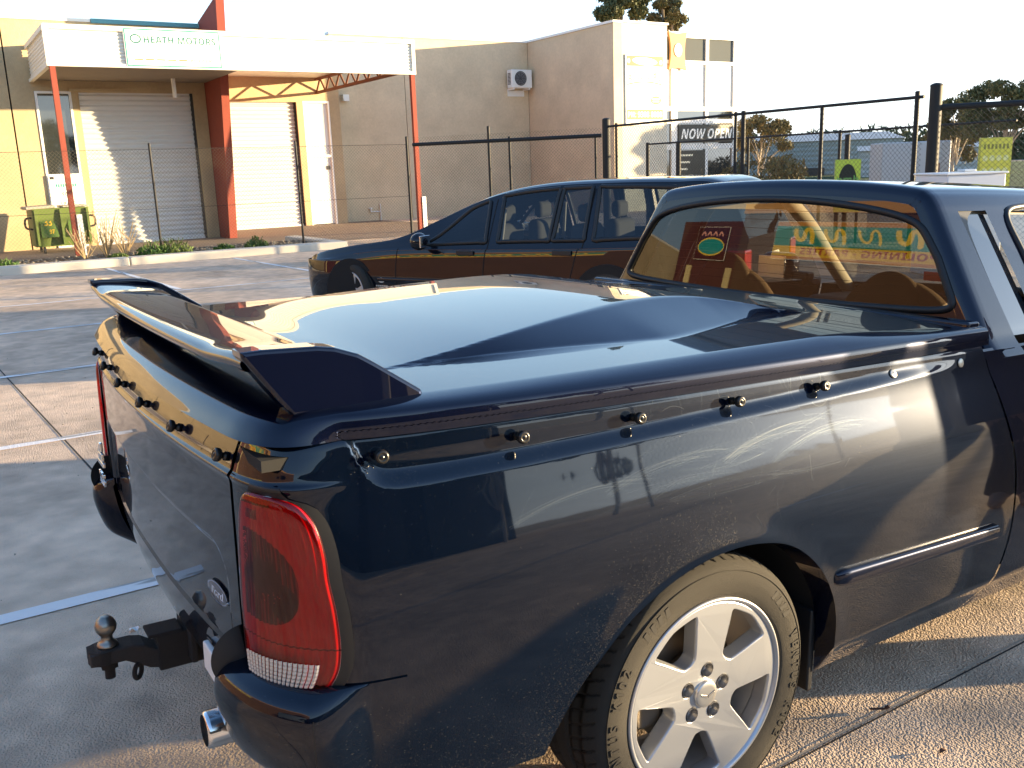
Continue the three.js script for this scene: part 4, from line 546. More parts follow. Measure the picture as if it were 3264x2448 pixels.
  pair('door_window', sidePatch(y => lerp(1.425, 1.455, sm(1.1, 1.37, y)), y => aX(y), 1.0, 1.366, 0.012, 12, 16), glass_m);
  for (const m of [1, -1]) {
    part('windscreen_pillar', tube([[1.83, 1.430, m * 0.575], [2.05, 1.30, m * 0.632], [2.28, 1.13, m * 0.69], [2.50, 0.965, m * 0.745]], 0.034, 30, 10), paint_m, ute);
    part('pillar_trim', tube([[1.80, 1.405, m * 0.545], [2.03, 1.275, m * 0.600], [2.26, 1.105, m * 0.655], [2.47, 0.955, m * 0.705]], 0.034, 30, 10), trimCream_m, ute);
    part('door_seal', tube([[1.46, 1.02, m * 0.829], [1.45, 1.24, m * 0.702], [1.462, 1.36, m * 0.628], [1.60, 1.385, m * 0.612], [1.84, 1.40, m * 0.60]], 0.010, 40, 6), black_m, ute);
  }
  part('windscreen', surf(24, 12, (u, v) => { const z = lerp(-1, 1, u), w = lerp(0.57, 0.72, v); return [lerp(1.86, 2.52, v) + 0.06 * (1 - z * z), lerp(1.445, 0.975, v), z * w]; }), glass_m, ute);
  part('dashboard', merge([rbox(2.10, 2.62, 0.62, 0.955, -0.70, 0.70, 0.06, 4), rbox(2.02, 2.2, 0.86, 0.93, 0.2, 0.55, 0.03, 3)]), dash_m, ute);
  part('steering_wheel', new THREE.TorusGeometry(0.185, 0.015, 10, 40).rotateY(Math.PI / 2).rotateZ(-0.4).translate(1.93, 0.90, 0.37), dash_m, ute);
  part('interior_mirror', merge([rbox(2.02, 2.05, 1.295, 1.355, -0.11, 0.11, 0.012, 3), bar([2.04, 1.34, 0], [2.09, 1.40, 0], 0.008)]), dash_m, ute);
  part('cab_floor', merge([box(1.1, 2.6, 0.30, 0.34, -0.80, 0.80), box(1.105, 1.12, 0.34, 1.05, -0.78, 0.78)]), dash_m, ute);
  for (const m of [1, -1]) {
    const seat = new THREE.Group(); seat.name = 'seat'; ute.add(seat);
    const back = surf(36, 40, (u, v) => { const t = u * Math.PI * 2, y = lerp(0.48, 1.155, v), w = 0.235 * Math.pow(clamp(1 - Math.pow(clamp((v - 0.60) / 0.40), 2.6)), 0.5) + 0.004, d = 0.062 * Math.pow(clamp(1 - Math.pow(v, 9)), 0.5) + 0.004; return [1.30 - 0.14 * (1 - v) * -1 + Math.cos(t) * d, y, m * 0.37 + Math.sign(Math.sin(t)) * Math.pow(Math.abs(Math.sin(t)), 0.7) * w]; }, null, 1e-3);
    part('seat_back', back, seat_m, seat);
    part('headrest', new THREE.SphereGeometry(1, 28, 18).scale(0.055, 0.145, 0.135).translate(1.285, m > 0 ? 1.03 : 1.055, m * 0.37), seat_m, seat);
    part('seat_base', rbox(1.36, 1.86, 0.40, 0.56, m * 0.37 - 0.25, m * 0.37 + 0.25, 0.06, 3), seat_m, seat);
  }
  // doors, guards, bonnet
  const doorG = skin(26, 40, (i, j) => { const y = lerp(0.252, 1.0, j / 39), x0 = frontX(Math.min(y, 0.98)) + 0.009; return [sOfX(lerp(x0, 2.42, i / 25)), y, y > 0.9 ? 0 : 0]; });
  { const p = doorG.attributes.position; for (let i = 0; i < p.count; i++) { const y = p.getY(i); if (y > 0.9) { const k = sm(0.9, 1.0, y), q = sideZ(Math.max(0.981, y)); p.setZ(i, lerp(p.getZ(i), Math.min(p.getZ(i), q), k)); } } }
  part('door', doorG, paint_m, ute); part('door', mirrorZ(doorG), paint_m, ute);
  pair('cab_shoulder', surf(10, 10, (u, v) => { const y = lerp(0.90, 1.005, v), q = B(sOfX(lerp(0.99, 1.45, u)), y), x = lerp(0.99, 1.45, u), k = sm(0.93, 1.0, y); return [x, y, lerp(q[2] - 0.006, sideZ(Math.max(y, 0.981)) - 0.004, k)]; }), paint_m);
  part('sill_cover', both(surf(20, 6, (u, v) => { const y = lerp(0.20, 0.262, v), x = lerp(0.40, 2.6, u), q = B(sOfX(x), 0.255); return [x, y, q[2] - 0.01 - (0.262 - y) * 1.2]; })), plastic_m, ute);
  const fTop = smoothTable([[2.4, 1.0], [2.8, 0.965], [3.2, 0.92], [3.6, 0.85], [3.9, 0.76], [4.0, 0.72]]);
  const aY = x => { const d = 0.40 * 0.40 - (x - 3.11) * (x - 3.11); return d > 0 ? 0.40 + Math.sqrt(d) : 0.25; };
  const guard = skin(90, 24, (i, j) => { const s = lerp(sOfX(2.43), PL[0].s, i / 89), p = plan(s); return [s, lerp(aY(p.x), fTop(p.x) - 0.02, j / 23)]; });
  part('front_guard', both(guard), paint_m, ute);
  part('bonnet', surf(30, 30, (u, v) => { const s = lerp(sOfX(2.45), PL[0].s, v), p = plan(s), z = (2 * u - 1) * Math.max(0.02, p.z * 0.985); return [p.x - 0.01, fTop(p.x) - 0.02 + 0.05 * (1 - Math.pow(2 * u - 1, 2)), z]; }), paint_m, ute);
  // side mirrors
  for (const m of [1, -1]) { part('door_mirror', rbox(2.22, 2.34, 0.99, 1.13, m * 0.98 - 0.10, m * 0.98 + 0.10, 0.05, 4), paint_m, ute); part('mirror_glass', rbox(2.214, 2.222, 1.005, 1.115, m * 0.98 - 0.085, m * 0.98 + 0.085, 0.003), chrome_m, ute); part('mirror_arm', rbox(2.27, 2.33, 1.0, 1.04, m * 0.86 - 0.06, m * 0.86 + 0.06, 0.012), plastic_m, ute); }
  part('registration_sticker', box(2.462, 2.464, 1.03, 1.07, -0.30, -0.18), std([0.65, 0.06, 0.05], 0.6), ute);
}
// ---------------------------------------------------------------- chain-link fences
const post_m = std([0.008, 0.008, 0.008], 0.65), mesh_m = std([0.022, 0.021, 0.018], 0.5, { metalness: 0.3 });
function wireMesh(L, y0, y1, pitch = 0.07, r = 0.0016) { // local x along fence, diamonds of straight wires
  const P = [], I = [], H = y1 - y0; const add = (xa, ya, xb, yb, zo) => { const dx = xb - xa, dy = yb - ya, l = Math.hypot(dx, dy), nx = -dy / l * r, ny = dx / l * r, k = P.length / 3; P.push(xa + nx, ya + ny, zo, xa - nx, ya - ny, zo, xa, ya, zo + r * 1.6, xb + nx, yb + ny, zo, xb - nx, yb - ny, zo, xb, yb, zo + r * 1.6); for (const [a, b] of [[0, 1], [1, 2], [2, 0]]) I.push(k + a, k + b, k + b + 3, k + a, k + b + 3, k + a + 3); };
  for (let t = -H; t < L; t += pitch) { for (const m of [1, -1]) { let xa = t, xb = t + H, ya = m > 0 ? y0 : y1, yb = m > 0 ? y1 : y0; if (xa < 0) { ya += m * (-xa); xa = 0; } if (xb > L) { yb -= m * (xb - L); xb = L; } if (xb > xa + 0.01) add(xa, ya, xb, yb, m * 0.002); } }
  const g = new THREE.BufferGeometry(); g.setAttribute('position', new THREE.Float32BufferAttribute(P, 3)); g.setAttribute('uv', new THREE.Float32BufferAttribute(new Array(P.length / 3 * 2).fill(0), 2)); g.setIndex(I); g.computeVertexNormals(); return g;
}
function fence(name, label, cat, a, b, h, posts, o = {}) { // a,b ground points; posts: list of [t(0..1), radius, height]
  const L = Math.hypot(b[0] - a[0], b[1] - a[1]), t = thing(name, label, cat, [a[0], o.y || 0, a[1]], -Math.atan2(b[1] - a[1], b[0] - a[0]), o.group);
  const w = part('wire_mesh', wireMesh(L, o.y0 || 0.03, h, o.pitch || 0.07, o.r || 0.0016), o.wire || mesh_m, t); w.userData.kind = 'stuff';
  for (const [k, r, ph] of posts) part('post', merge([new THREE.CylinderGeometry(r, r, ph, 12).translate(k * L, ph / 2, 0), new THREE.SphereGeometry(r * 1.08, 10, 5, 0, 6.2832, 0, 1.5708).scale(1, 0.5, 1).translate(k * L, ph, 0)]), post_m, t);
  for (const [y, r] of o.rails || []) part('rail', bar([0, y, 0], [L, y, 0], r, 8), post_m, t);
  return t;
}
fence('chain_link_fence', 'low visibility black wire fence standing in the garden bed', 'fence', [-24, -17.8], [8.3, -17.2], 2.15, [[0.02, 0.024, 2.25], [0.1, 0.024, 2.25], [0.2, 0.024, 2.25], [0.31, 0.024, 2.25], [0.42, 0.024, 2.25], [0.53, 0.024, 2.25], [0.64, 0.024, 2.25], [0.735, 0.024, 2.25], [0.829, 0.024, 2.25], [0.92, 0.024, 2.25], [1, 0.03, 2.30]], { y: 0.0, rails: [[1.0, 0.004], [2.14, 0.004]], wire: std([0.16, 0.13, 0.09], 0.5), r: 0.0017 });
fence('yard_gate', 'black framed wire gate with sloping top rail beside wagon', 'gate', [8.3, -16.9], [10.95, -13.5], 2.28, [[0.42, 0.032, 2.42], [0.53, 0.03, 2.18], [0.97, 0.025, 2.1]], { rails: [[2.12, 0.04], [0.15, 0.03]] });
fence('tall_yard_fence', 'tall black wire fence with bright steel edged posts', 'fence', [11, -13.4], [11, -6.15], 2.28, [[0, 0.085, 2.42], [0.045, 0.03, 2.33], [0.50, 0.03, 2.32], [0.525, 0.04, 2.32], [0.755, 0.03, 2.27], [0.985, 0.035, 2.36]], { rails: [[2.29, 0.024], [0.1, 0.02]], pitch: 0.075, r: 0.0021 });
fence('side_yard_fence', 'black wire fence panel with thick round corner post', 'fence', [11.05, -6.0], [14.6, -1.2], 2.08, [[0, 0.085, 2.42]], { rails: [[2.13, 0.042]], pitch: 0.075, r: 0.0021 });
fence('inner_yard_fence', 'lower black wire fence inside the yard', 'fence', [14, -15.6], [14, -6.5], 2.0, [[0, 0.045, 2.0], [0.12, 0.06, 1.98], [0.36, 0.03, 1.96], [0.62, 0.03, 2.0], [0.64, 0.05, 1.9]], { rails: [[1.98, 0.02]], pitch: 0.08, r: 0.002 });
fence('boundary_fence', 'long brown mesh fence along the far yard boundary', 'fence', [21, -9.5], [21, 6], 1.8, [[0.05, 0.04, 2.1], [0.18, 0.03, 2.1], [0.26, 0.05, 2.1], [0.4, 0.03, 2.1], [0.55, 0.04, 2.1], [0.7, 0.04, 2.1], [0.9, 0.04, 2.1]], { rails: [[1.8, 0.03], [0.9, 0.02]], pitch: 0.05, r: 0.0042, wire: std([0.10, 0.075, 0.045], 0.9) });

// ---------------------------------------------------------------- yard clutter
{ const s = thing('company_board', 'lime green board with black oval lettered pmb', 'sign', [12.6, 0, -8.65], -0.67); part('board', box(-0.22, 0.22, 0.55, 1.46, -0.02, 0.02), std([0.5, 0.55, 0.12], 0.6), s); part('printed_face', new THREE.PlaneGeometry(0.42, 0.89).translate(0, 1.005, 0.022), pic(canvasTex(256, 512, (g, W, H) => { g.fillStyle = '#c9dc4e'; g.fillRect(0, 0, W, H); g.fillStyle = '#14201a'; g.beginPath(); g.ellipse(W / 2, H * 0.44, W * 0.37, H * 0.36, 0, 0, 6.3); g.fill(); g.fillStyle = '#6fae55'; g.font = 'bold 110px sans-serif'; g.textAlign = 'center'; g.fillText('pmb', W / 2, H * 0.46); })), s); part('post', merge([box(-0.2, -0.16, 0, 0.55, -0.02, 0.02), box(0.16, 0.2, 0, 0.55, -0.02, 0.02)]), dark_m, s); }
{ const s = thing('switch_cabinet', 'large pale grey electrical cabinet with brown notice behind green board', 'cabinet', [13.9, 0, -8.4], -0.67); part('case', rbox(-0.55, 0.62, 0.05, 1.72, -0.4, 0.4, 0.03), std([0.5, 0.5, 0.5], 0.6), s); part('notice', box(0.22, 0.44, 1.18, 1.34, 0.401, 0.408), std([0.22, 0.12, 0.1], 0.6), s); part('plinth', box(-0.6, 0.67, 0, 0.05, -0.44, 0.44), kerb_m, s); part('door_gap', box(0.02, 0.028, 0.1, 1.68, 0.401, 0.404), dark_m, s); }
{ const s = thing('service_box', 'white rectangular service box with flat lid near round corner post', 'box', [9.75, 0, -4.72], -0.45); part('case', rbox(-0.40, 0.36, 0, 1.235, -0.36, 0.36, 0.02), std([0.74, 0.74, 0.75], 0.5), s); part('lid', rbox(-0.42, 0.38, 1.236, 1.262, -0.38, 0.38, 0.01), white_m, s); part('catch', rbox(0.0, 0.16, 1.266, 1.295, -0.1, 0.06, 0.01), steel_m, s); }
{ const s = thing('yellow_notice', 'tall yellow notice board with dotted print on boundary fence', 'sign', [13.7, 0, -6.65], -0.55); part('board', box(-0.26, 0.26, 0.55, 1.72, -0.03, 0.03), std([0.66, 0.6, 0.1], 0.6), s); part('printed_face', new THREE.PlaneGeometry(0.5, 1.14).translate(0, 1.135, 0.032), pic(canvasTex(256, 512, (g, W, H) => { g.fillStyle = '#e6dc52'; g.fillRect(0, 0, W, H); g.fillStyle = '#8f8a3a'; for (let i = 0; i < 7; i++) g.fillRect(22 + i * 32, 40, 18, 34); g.fillStyle = '#f4efa0'; for (let j = 0; j < 4; j++) for (let i = 0; i < 4; i++) { g.beginPath(); g.arc(40 + i * 58, 140 + j * 90, 22, 0, 6.3); g.fill(); } g.fillStyle = '#a08a2e'; g.fillRect(90, 255, 76, 60); })), s); part('post', merge([box(-0.25, -0.2, 0, 0.55, -0.03, 0.03), box(0.2, 0.25, 0, 0.55, -0.03, 0.03)]), dark_m, s); }
// dumpster
{
  const s = thing('rubbish_skip', 'green wheeled rubbish skip with yellow numbers against tan wall', 'bin', [1.56, 0, -22.1], 0); const green_m = std([0.11, 0.16, 0.03], 0.55);
  const body = prism([[-0.45, 0.16], [0.45, 0.16], [0.58, 1.02], [-0.55, 1.02]], 1.16, 0.015).translate(0, 0, -0.58).rotateY(Math.PI / 2); part('bin_body', body, green_m, s);
  for (const x of [-0.56, -0.03, 0.53]) part('rib', box(x, x + 0.05, 0.2, 1.0, 0.44, 0.6), green_m, s);
  part('lid', merge([rbox(-0.68, -0.05, 1.03, 1.10, -0.55, 0.55, 0.03).rotateZ(0.04), rbox(0.05, 0.62, 1.03, 1.07, -0.55, 0.5, 0.02)]), std([0.36, 0.33, 0.26], 0.8), s);
  for (const m of [-1, 1]) part('handle', tube([[m * 0.58, 0.82, 0.3], [m * 0.72, 0.8, 0.3], [m * 0.73, 0.6, 0.3], [m * 0.6, 0.56, 0.3]], 0.025, 20, 6), dark_m, s);
  for (const x of [-0.42, 0.42]) for (const z of [-0.35, 0.35]) part('castor', new THREE.CylinderGeometry(0.08, 0.08, 0.05, 16).rotateZ(Math.PI / 2).translate(x, 0.08, z), dark_m, s);
  const num = canvasTex(256, 256, (g, W, H) => { g.fillStyle = '#4d6a22'; g.fillRect(0, 0, W, H); g.fillStyle = '#e0b020'; g.font = 'bold 110px sans-serif'; g.textAlign = 'center'; g.fillText('33', W / 2 - 10, 120); g.font = 'bold 70px sans-serif'; g.fillText('97', W / 2 + 30, 215); });
  for (const x of [-0.28, 0.30]) part('number_plate', new THREE.PlaneGeometry(0.36, 0.5).rotateX(-0.14).translate(x, 0.62, 0.535), pic(num, 0.6), s);
}
// ---------------------------------------------------------------- plants and trees
function leafCloud(n, size, at, r = rnd) { // n leaf quads; at() -> [x,y,z]
  const P = new Float32Array(n * 12), N = new Float32Array(n * 12), U = new Float32Array(n * 8), I = []; const a = V(0, 0, 0), b = V(0, 0, 0), q = new THREE.Quaternion(), e = new THREE.Euler();
  for (let i = 0; i < n; i++) { const c = at(i); e.set(rr(-1.2, 1.2), rr(0, 6.28), rr(-1.2, 1.2)); q.setFromEuler(e); const s = size * rr(0.6, 1.35), w = s * rr(0.32, 0.55); a.set(w, 0, 0).applyQuaternion(q); b.set(0, s, 0).applyQuaternion(q); const nn = a.clone().cross(b).normalize(); const pts = [[-1, -1], [1, -1], [0.35, 1], [-0.35, 1]]; for (let k = 0; k < 4; k++) { const [s1, s2] = pts[k], o = i * 12 + k * 3; P[o] = c[0] + a.x * s1 + b.x * s2; P[o + 1] = c[1] + a.y * s1 + b.y * s2; P[o + 2] = c[2] + a.z * s1 + b.z * s2; N[o] = nn.x; N[o + 1] = nn.y; N[o + 2] = nn.z; U[i * 8 + k * 2] = (s1 + 1) / 2; U[i * 8 + k * 2 + 1] = (s2 + 1) / 2; } const k = i * 4; I.push(k, k + 1, k + 2, k, k + 2, k + 3); }
  const g = new THREE.BufferGeometry(); g.setAttribute('position', new THREE.BufferAttribute(P, 3)); g.setAttribute('normal', new THREE.BufferAttribute(N, 3)); g.setAttribute('uv', new THREE.BufferAttribute(U, 2)); g.setIndex(I); return g;
}
const bark_m = std([0.22, 0.18, 0.13], 0.95), gumBark_m = std([0.42, 0.37, 0.30], 0.85);
const leafA = [std([0.062, 0.080, 0.028], 0.75), std([0.10, 0.098, 0.036], 0.75), std([0.135, 0.11, 0.045], 0.75)];
function tree(name, label, pos, h, rx, ry, mats, n, leaf, group, gum) {
  const t = thing(name, label, 'tree', pos, 0, group); const limbs = []; const cy = h - ry, clumps = [];
  const nc = gum ? 26 : 18; for (let k = 0; k < nc; k++) { const th = rr(0, 6.28), ph = Math.acos(rr(-0.75, 1)), q = Math.cbrt(rr(0.2, 1)); const c = [Math.cos(th) * Math.sin(ph) * rx * q * 0.85, cy + Math.cos(ph) * ry * q * 0.85, Math.sin(th) * Math.sin(ph) * rx * q * 0.85]; clumps.push([...c, rx * rr(gum ? 0.2 : 0.26, gum ? 0.34 : 0.42)]); }
  const tr = h * 0.013; limbs.push(tube([[0, -0.1, 0], [rr(-0.1, 0.1) * rx, h * 0.3, rr(-0.1, 0.1) * rx], [0, cy, 0]], tr, 12, 7));
  for (const c of clumps.slice(0, 12)) limbs.push(tube([[0, h * 0.28, 0], [c[0] * 0.4, lerp(h * 0.3, c[1], 0.55), c[2] * 0.4], [c[0], c[1], c[2]]], tr * 0.42, 10, 5));
  part('trunk', merge(limbs), gum ? gumBark_m : bark_m, t);
  const each = Math.floor(n / mats.length); mats.forEach((m, mi) => part('crown', leafCloud(each, leaf, () => { const c = clumps[Math.floor(rnd() * clumps.length)], th = rr(0, 6.28), ph = Math.acos(rr(-1, 1)), q = c[3] * Math.pow(rnd(), 0.42); return [c[0] + Math.cos(th) * Math.sin(ph) * q, c[1] + Math.cos(ph) * q * 0.72, c[2] + Math.sin(th) * Math.sin(ph) * q]; }), m, t));
  return t;
}
const G1 = 'trees beyond the yard', pt = (px, D, y = 0) => { const yaw = (-57.942 * Math.PI / 180) + Math.atan((px - 1106) / 2007); return [-1.3347 + Math.cos(yaw) * D, y, 2.2663 + Math.sin(yaw) * D]; };
tree('pine_tree', 'dark green bushy tree rising behind the lettered tower', pt(1352, 44), 9.9, 1.4, 1.9, [leafA[0], leafA[1]], 12000, 0.085, G1);
tree('pine_tree', 'small brown green tree crown beside the dark tree behind tower', pt(1448, 45), 8.9, 0.85, 1.1, [leafA[1], leafA[2]], 6000, 0.08, G1);
tree('gum_tree', 'pale trunked gum tree beside the glazed showroom corner', pt(1650, 42), 3.5, 1.35, 1.0, [leafA[1], leafA[2]], 4200, 0.07, G1, true);
tree('gum_tree', 'low spreading gum shrub below the pale trunked gum', pt(1655, 36), 1.7, 1.7, 0.8, [leafA[1], leafA[2]], 3400, 0.08, G1, true);
tree('gum_tree', 'slender sparse gum tree left of the tall dark gums', pt(2060, 40), 3.85, 1.15, 1.1, [leafA[0], leafA[1]], 5000, 0.065, G1, true);
tree('gum_tree', 'large dark gum tree standing over the boundary fence', pt(2160, 38), 4.2, 1.6, 1.25, [leafA[0], leafA[1]], 11000, 0.065, G1, true);
tree('gum_tree', 'dense low gum tree behind the round corner post', pt(2040, 42), 2.8, 1.3, 0.95, [leafA[0], leafA[2]], 6000, 0.065, G1, true);
tree('gum_tree', 'wide gum tree growing furthest along the boundary fence', pt(2290, 40), 4.0, 1.6, 1.2, [leafA[0], leafA[1]], 7000, 0.07, G1, true);
solo('far_wood', leafCloud(22000, 0.5, () => { const t = rnd(), a = pt(1400, 220), b = pt(2700, 220); const h = 4 + 4 * Math.abs(Math.sin(t * 23) * Math.cos(t * 61)); return [lerp(a[0], b[0], t) + rr(-6, 6), rr(-1, h), lerp(a[2], b[2], t) + rr(-6, 6)]; }), leafA[0], 'far hazy belt of trees on the horizon', 'trees').userData.kind = 'stuff';
// bed plants
const weed_m = [std([0.06, 0.13, 0.02], 0.7), std([0.10, 0.15, 0.03], 0.7)];
[[2.55, -17.1, 0.30, 0.34], [3.0, -17.15, 0.36, 0.36], [3.95, -17.05, 0.22, 0.16], [4.6, -17.0, 0.24, 0.28], [-0.2, -17.05, 0.4, 0.2], [1.9, -17.0, 0.2, 0.12], [-1.6, -17.1, 0.4, 0.22]].forEach(([x, z, r, h], i) => { const p = thing('weed_clump', ['leafy green weed clump beside the white post sleeve', 'tallest leafy green weed clump behind the kerb', 'small flat weed patch between two weed clumps', 'upright yellow green weed near the kerb end', 'low weed patch on gravel below the tan wall', 'tiny weed tuft at the foot of the red post', 'low green weed out along the bed'][i], 'weed', [x, 0.1, z], 0, 'weeds along the garden bed'); part('leaves', leafCloud(420, 0.032, () => { const a = rr(0, 6.28), q = r * Math.sqrt(rnd()); return [Math.cos(a) * q, rr(0, h) * (1 - 0.6 * q / r), Math.sin(a) * q * 0.7]; }), weed_m[i % 2], p); const st = []; for (let k = 0; k < 6; k++) st.push(bar([0, 0, 0], [rr(-r, r) * 0.7, h * 0.9, rr(-r, r) * 0.5], 0.006, 4)); part('stem', merge(st), weed_m[1], p); });
[[1.35, -17.2], [1.75, -17.3], [2.05, -17.15]].forEach(([x, z], i) => { const p = thing('dead_shrub', ['bare dry shrub twigs below the green skip', 'taller bare dry shrub next to red post', 'thin bare twigs right of the red post'][i], 'shrub', [x, 0.1, z], 0, 'dry shrubs in the bed'); const st = []; for (let k = 0; k < 16; k++) { const dx = rr(-0.3, 0.3), dz = rr(-0.2, 0.2), h = rr(0.35, i === 1 ? 0.95 : 0.7); st.push(bar([0, 0, 0], [dx * 0.5, h * 0.5, dz * 0.5], 0.009, 4), bar([dx * 0.5, h * 0.5, dz * 0.5], [dx, h, dz], 0.006, 4), bar([dx * 0.5, h * 0.5, dz * 0.5], [dx * 0.2 + rr(-0.15, 0.15), h * 0.85, dz], 0.005, 4)); } part('twig', merge(st), std([0.38, 0.28, 0.15], 0.9), p); });
{ const P = []; for (let i = 0; i < 1400; i++) { const s = rr(0.012, 0.04); P.push(new THREE.TetrahedronGeometry(s, 1).scale(1, 0.6, 1).rotateY(rr(0, 6)).translate(rr(-6, 6), 0.105, rr(-18.6, -16.85))); } const g = solo('gravel', merge(P), std([0.34, 0.28, 0.2], 0.95), 'loose pale gravel scattered over the garden bed', 'gravel'); g.userData.kind = 'stuff'; }
{ const P = []; for (let i = 0; i < 260; i++) P.push(new THREE.TetrahedronGeometry(rr(0.002, 0.006), 0).rotateX(rr(0, 3)).rotateY(rr(0, 6)).translate(rr(-2.4, 2.6), 0.003, rr(-8, 2))); const g = solo('grit', merge(P), std([0.3, 0.26, 0.2], 0.95), 'fine stones and grit scattered on the paving', 'grit'); g.userData.kind = 'stuff'; }
solo('paper_scrap', surf(6, 6, (u, v) => [-0.92 + u * 0.03, 0.006 + 0.008 * Math.sin(u * 7) * v, -0.93 + v * 0.022]), white_m, 'tiny white paper scrap lying behind the tow ball', 'litter');
solo('fallen_twig', merge([bar([0.685, 0.008, 0.835], [0.715, 0.012, 0.862], 0.003, 5), bar([0.715, 0.012, 0.862], [0.722, 0.02, 0.868], 0.005, 5)]), std([0.08, 0.035, 0.02], 0.8), 'short brown twig lying on the paving joint', 'twig');
solo('dry_leaf', surf(6, 4, (u, v) => [0.66 + u * 0.03, 0.006 + 0.006 * Math.sin(u * 3.1), 1.06 + (v - 0.5) * 0.014 * Math.sin(u * 3.1)]), std([0.12, 0.05, 0.025], 0.8), 'small curled brown leaf on shaded paving', 'leaf');
// ---------------------------------------------------------------- far sheds
function shed(label, pos, turn, w, d, h, c) { const s = thing('warehouse', label, 'building', pos, turn, 'far warehouses'); part('wall', ribbed(-w / 2, w / 2, 0, h, d / 2, 0.4, 0.05), std(c, 0.7), s); part('wall', box(-w / 2, w / 2, 0, h, -d / 2, d / 2 - 0.2), std(c, 0.7), s); part('roof', prism([[-d / 2 - 0.2, h + 0.01], [d / 2 + 0.2, h + 0.01], [0, h * 1.16]], w + 0.3).translate(0, 0, -w / 2 - 0.15).rotateY(Math.PI / 2), std([0.42, 0.45, 0.46], 0.6), s); part('roller_opening', box(-w * 0.12, w * 0.06, 0, h * 0.5, d / 2 + 0.05, d / 2 + 0.12), dark_m, s); return s; }
shed('long blue grey warehouse across the grass', pt(1735, 95, -1.6), -0.7, 15, 12, 4.6, [0.24, 0.29, 0.30]);
shed('pale blue warehouse with low gabled roof beyond boundary fence', pt(1985, 80, -0.6), -0.9, 9, 8, 2.5, [0.40, 0.44, 0.44]);
shed('low cream shed between the two warehouses', pt(1860, 120, -1), -0.7, 22, 8, 3.4, [0.55, 0.47, 0.34]);
struct('grass_verge', uvMetres(plane(30, 140, -100, -20, 0.02)), std([0.05, 0.10, 0.025], 1, { bumpMap: clearTex(concBump, 0.5, 0.5), bumpScale: 0.06 }));
// ---------------------------------------------------------------- parked cars (section lofts)
const carPaint = c => phys(c, 0.5, { specularIntensity: 0, clearcoat: 1, clearcoatRoughness: 0.02 });
const sideTint_m = phys([0.36, 0.40, 0.43], 0.0, { transmission: 1, thickness: 0, ior: 1.55 });
const wagonGlass_m = phys([0.006, 0.008, 0.012], 0.03, { specularIntensity: 0, clearcoat: 0.75, ior: 1.6 });
function carBody(o) { // x from nose (0) to tail (L); returns f(x,v) half section point (v 0 sill .. 1 roof centre)
  const W = smoothTable(o.w), BE = smoothTable(o.belt), RO = smoothTable(o.roof);
  const f = (x, v) => { const w = W(x), be = BE(x), ro = Math.max(RO(x), be + 0.012), tall = ro - be; const pts = [[w * 0.90, 0.19], [w * 0.965, 0.27], [w, 0.46], [w * 0.985, 0.64], [w * 0.955, be - 0.03], [w * 0.93, be], [lerp(w * 0.90, w * 0.71, sm(0.02, 0.4, tall)) + 0, be + tall * 0.80], [w * lerp(0.84, 0.64, sm(0.02, 0.4, tall)), be + tall * 0.945], [w * 0.42, be + tall * 0.99], [0, ro]]; const k = clamp(v) * 9, i = Math.min(8, Math.floor(k)), t = k - i, p0 = pts[Math.max(0, i - 1)], p1 = pts[i], p2 = pts[i + 1], p3 = pts[Math.min(9, i + 2)]; const c = j => 0.5 * (2 * p1[j] + (-p0[j] + p2[j]) * t + (2 * p0[j] - 5 * p1[j] + 4 * p2[j] - p3[j]) * t * t + (-p0[j] + 3 * p1[j] - 3 * p2[j] + p3[j]) * t * t * t); return [c(0), c(1)]; };
  return f;
}
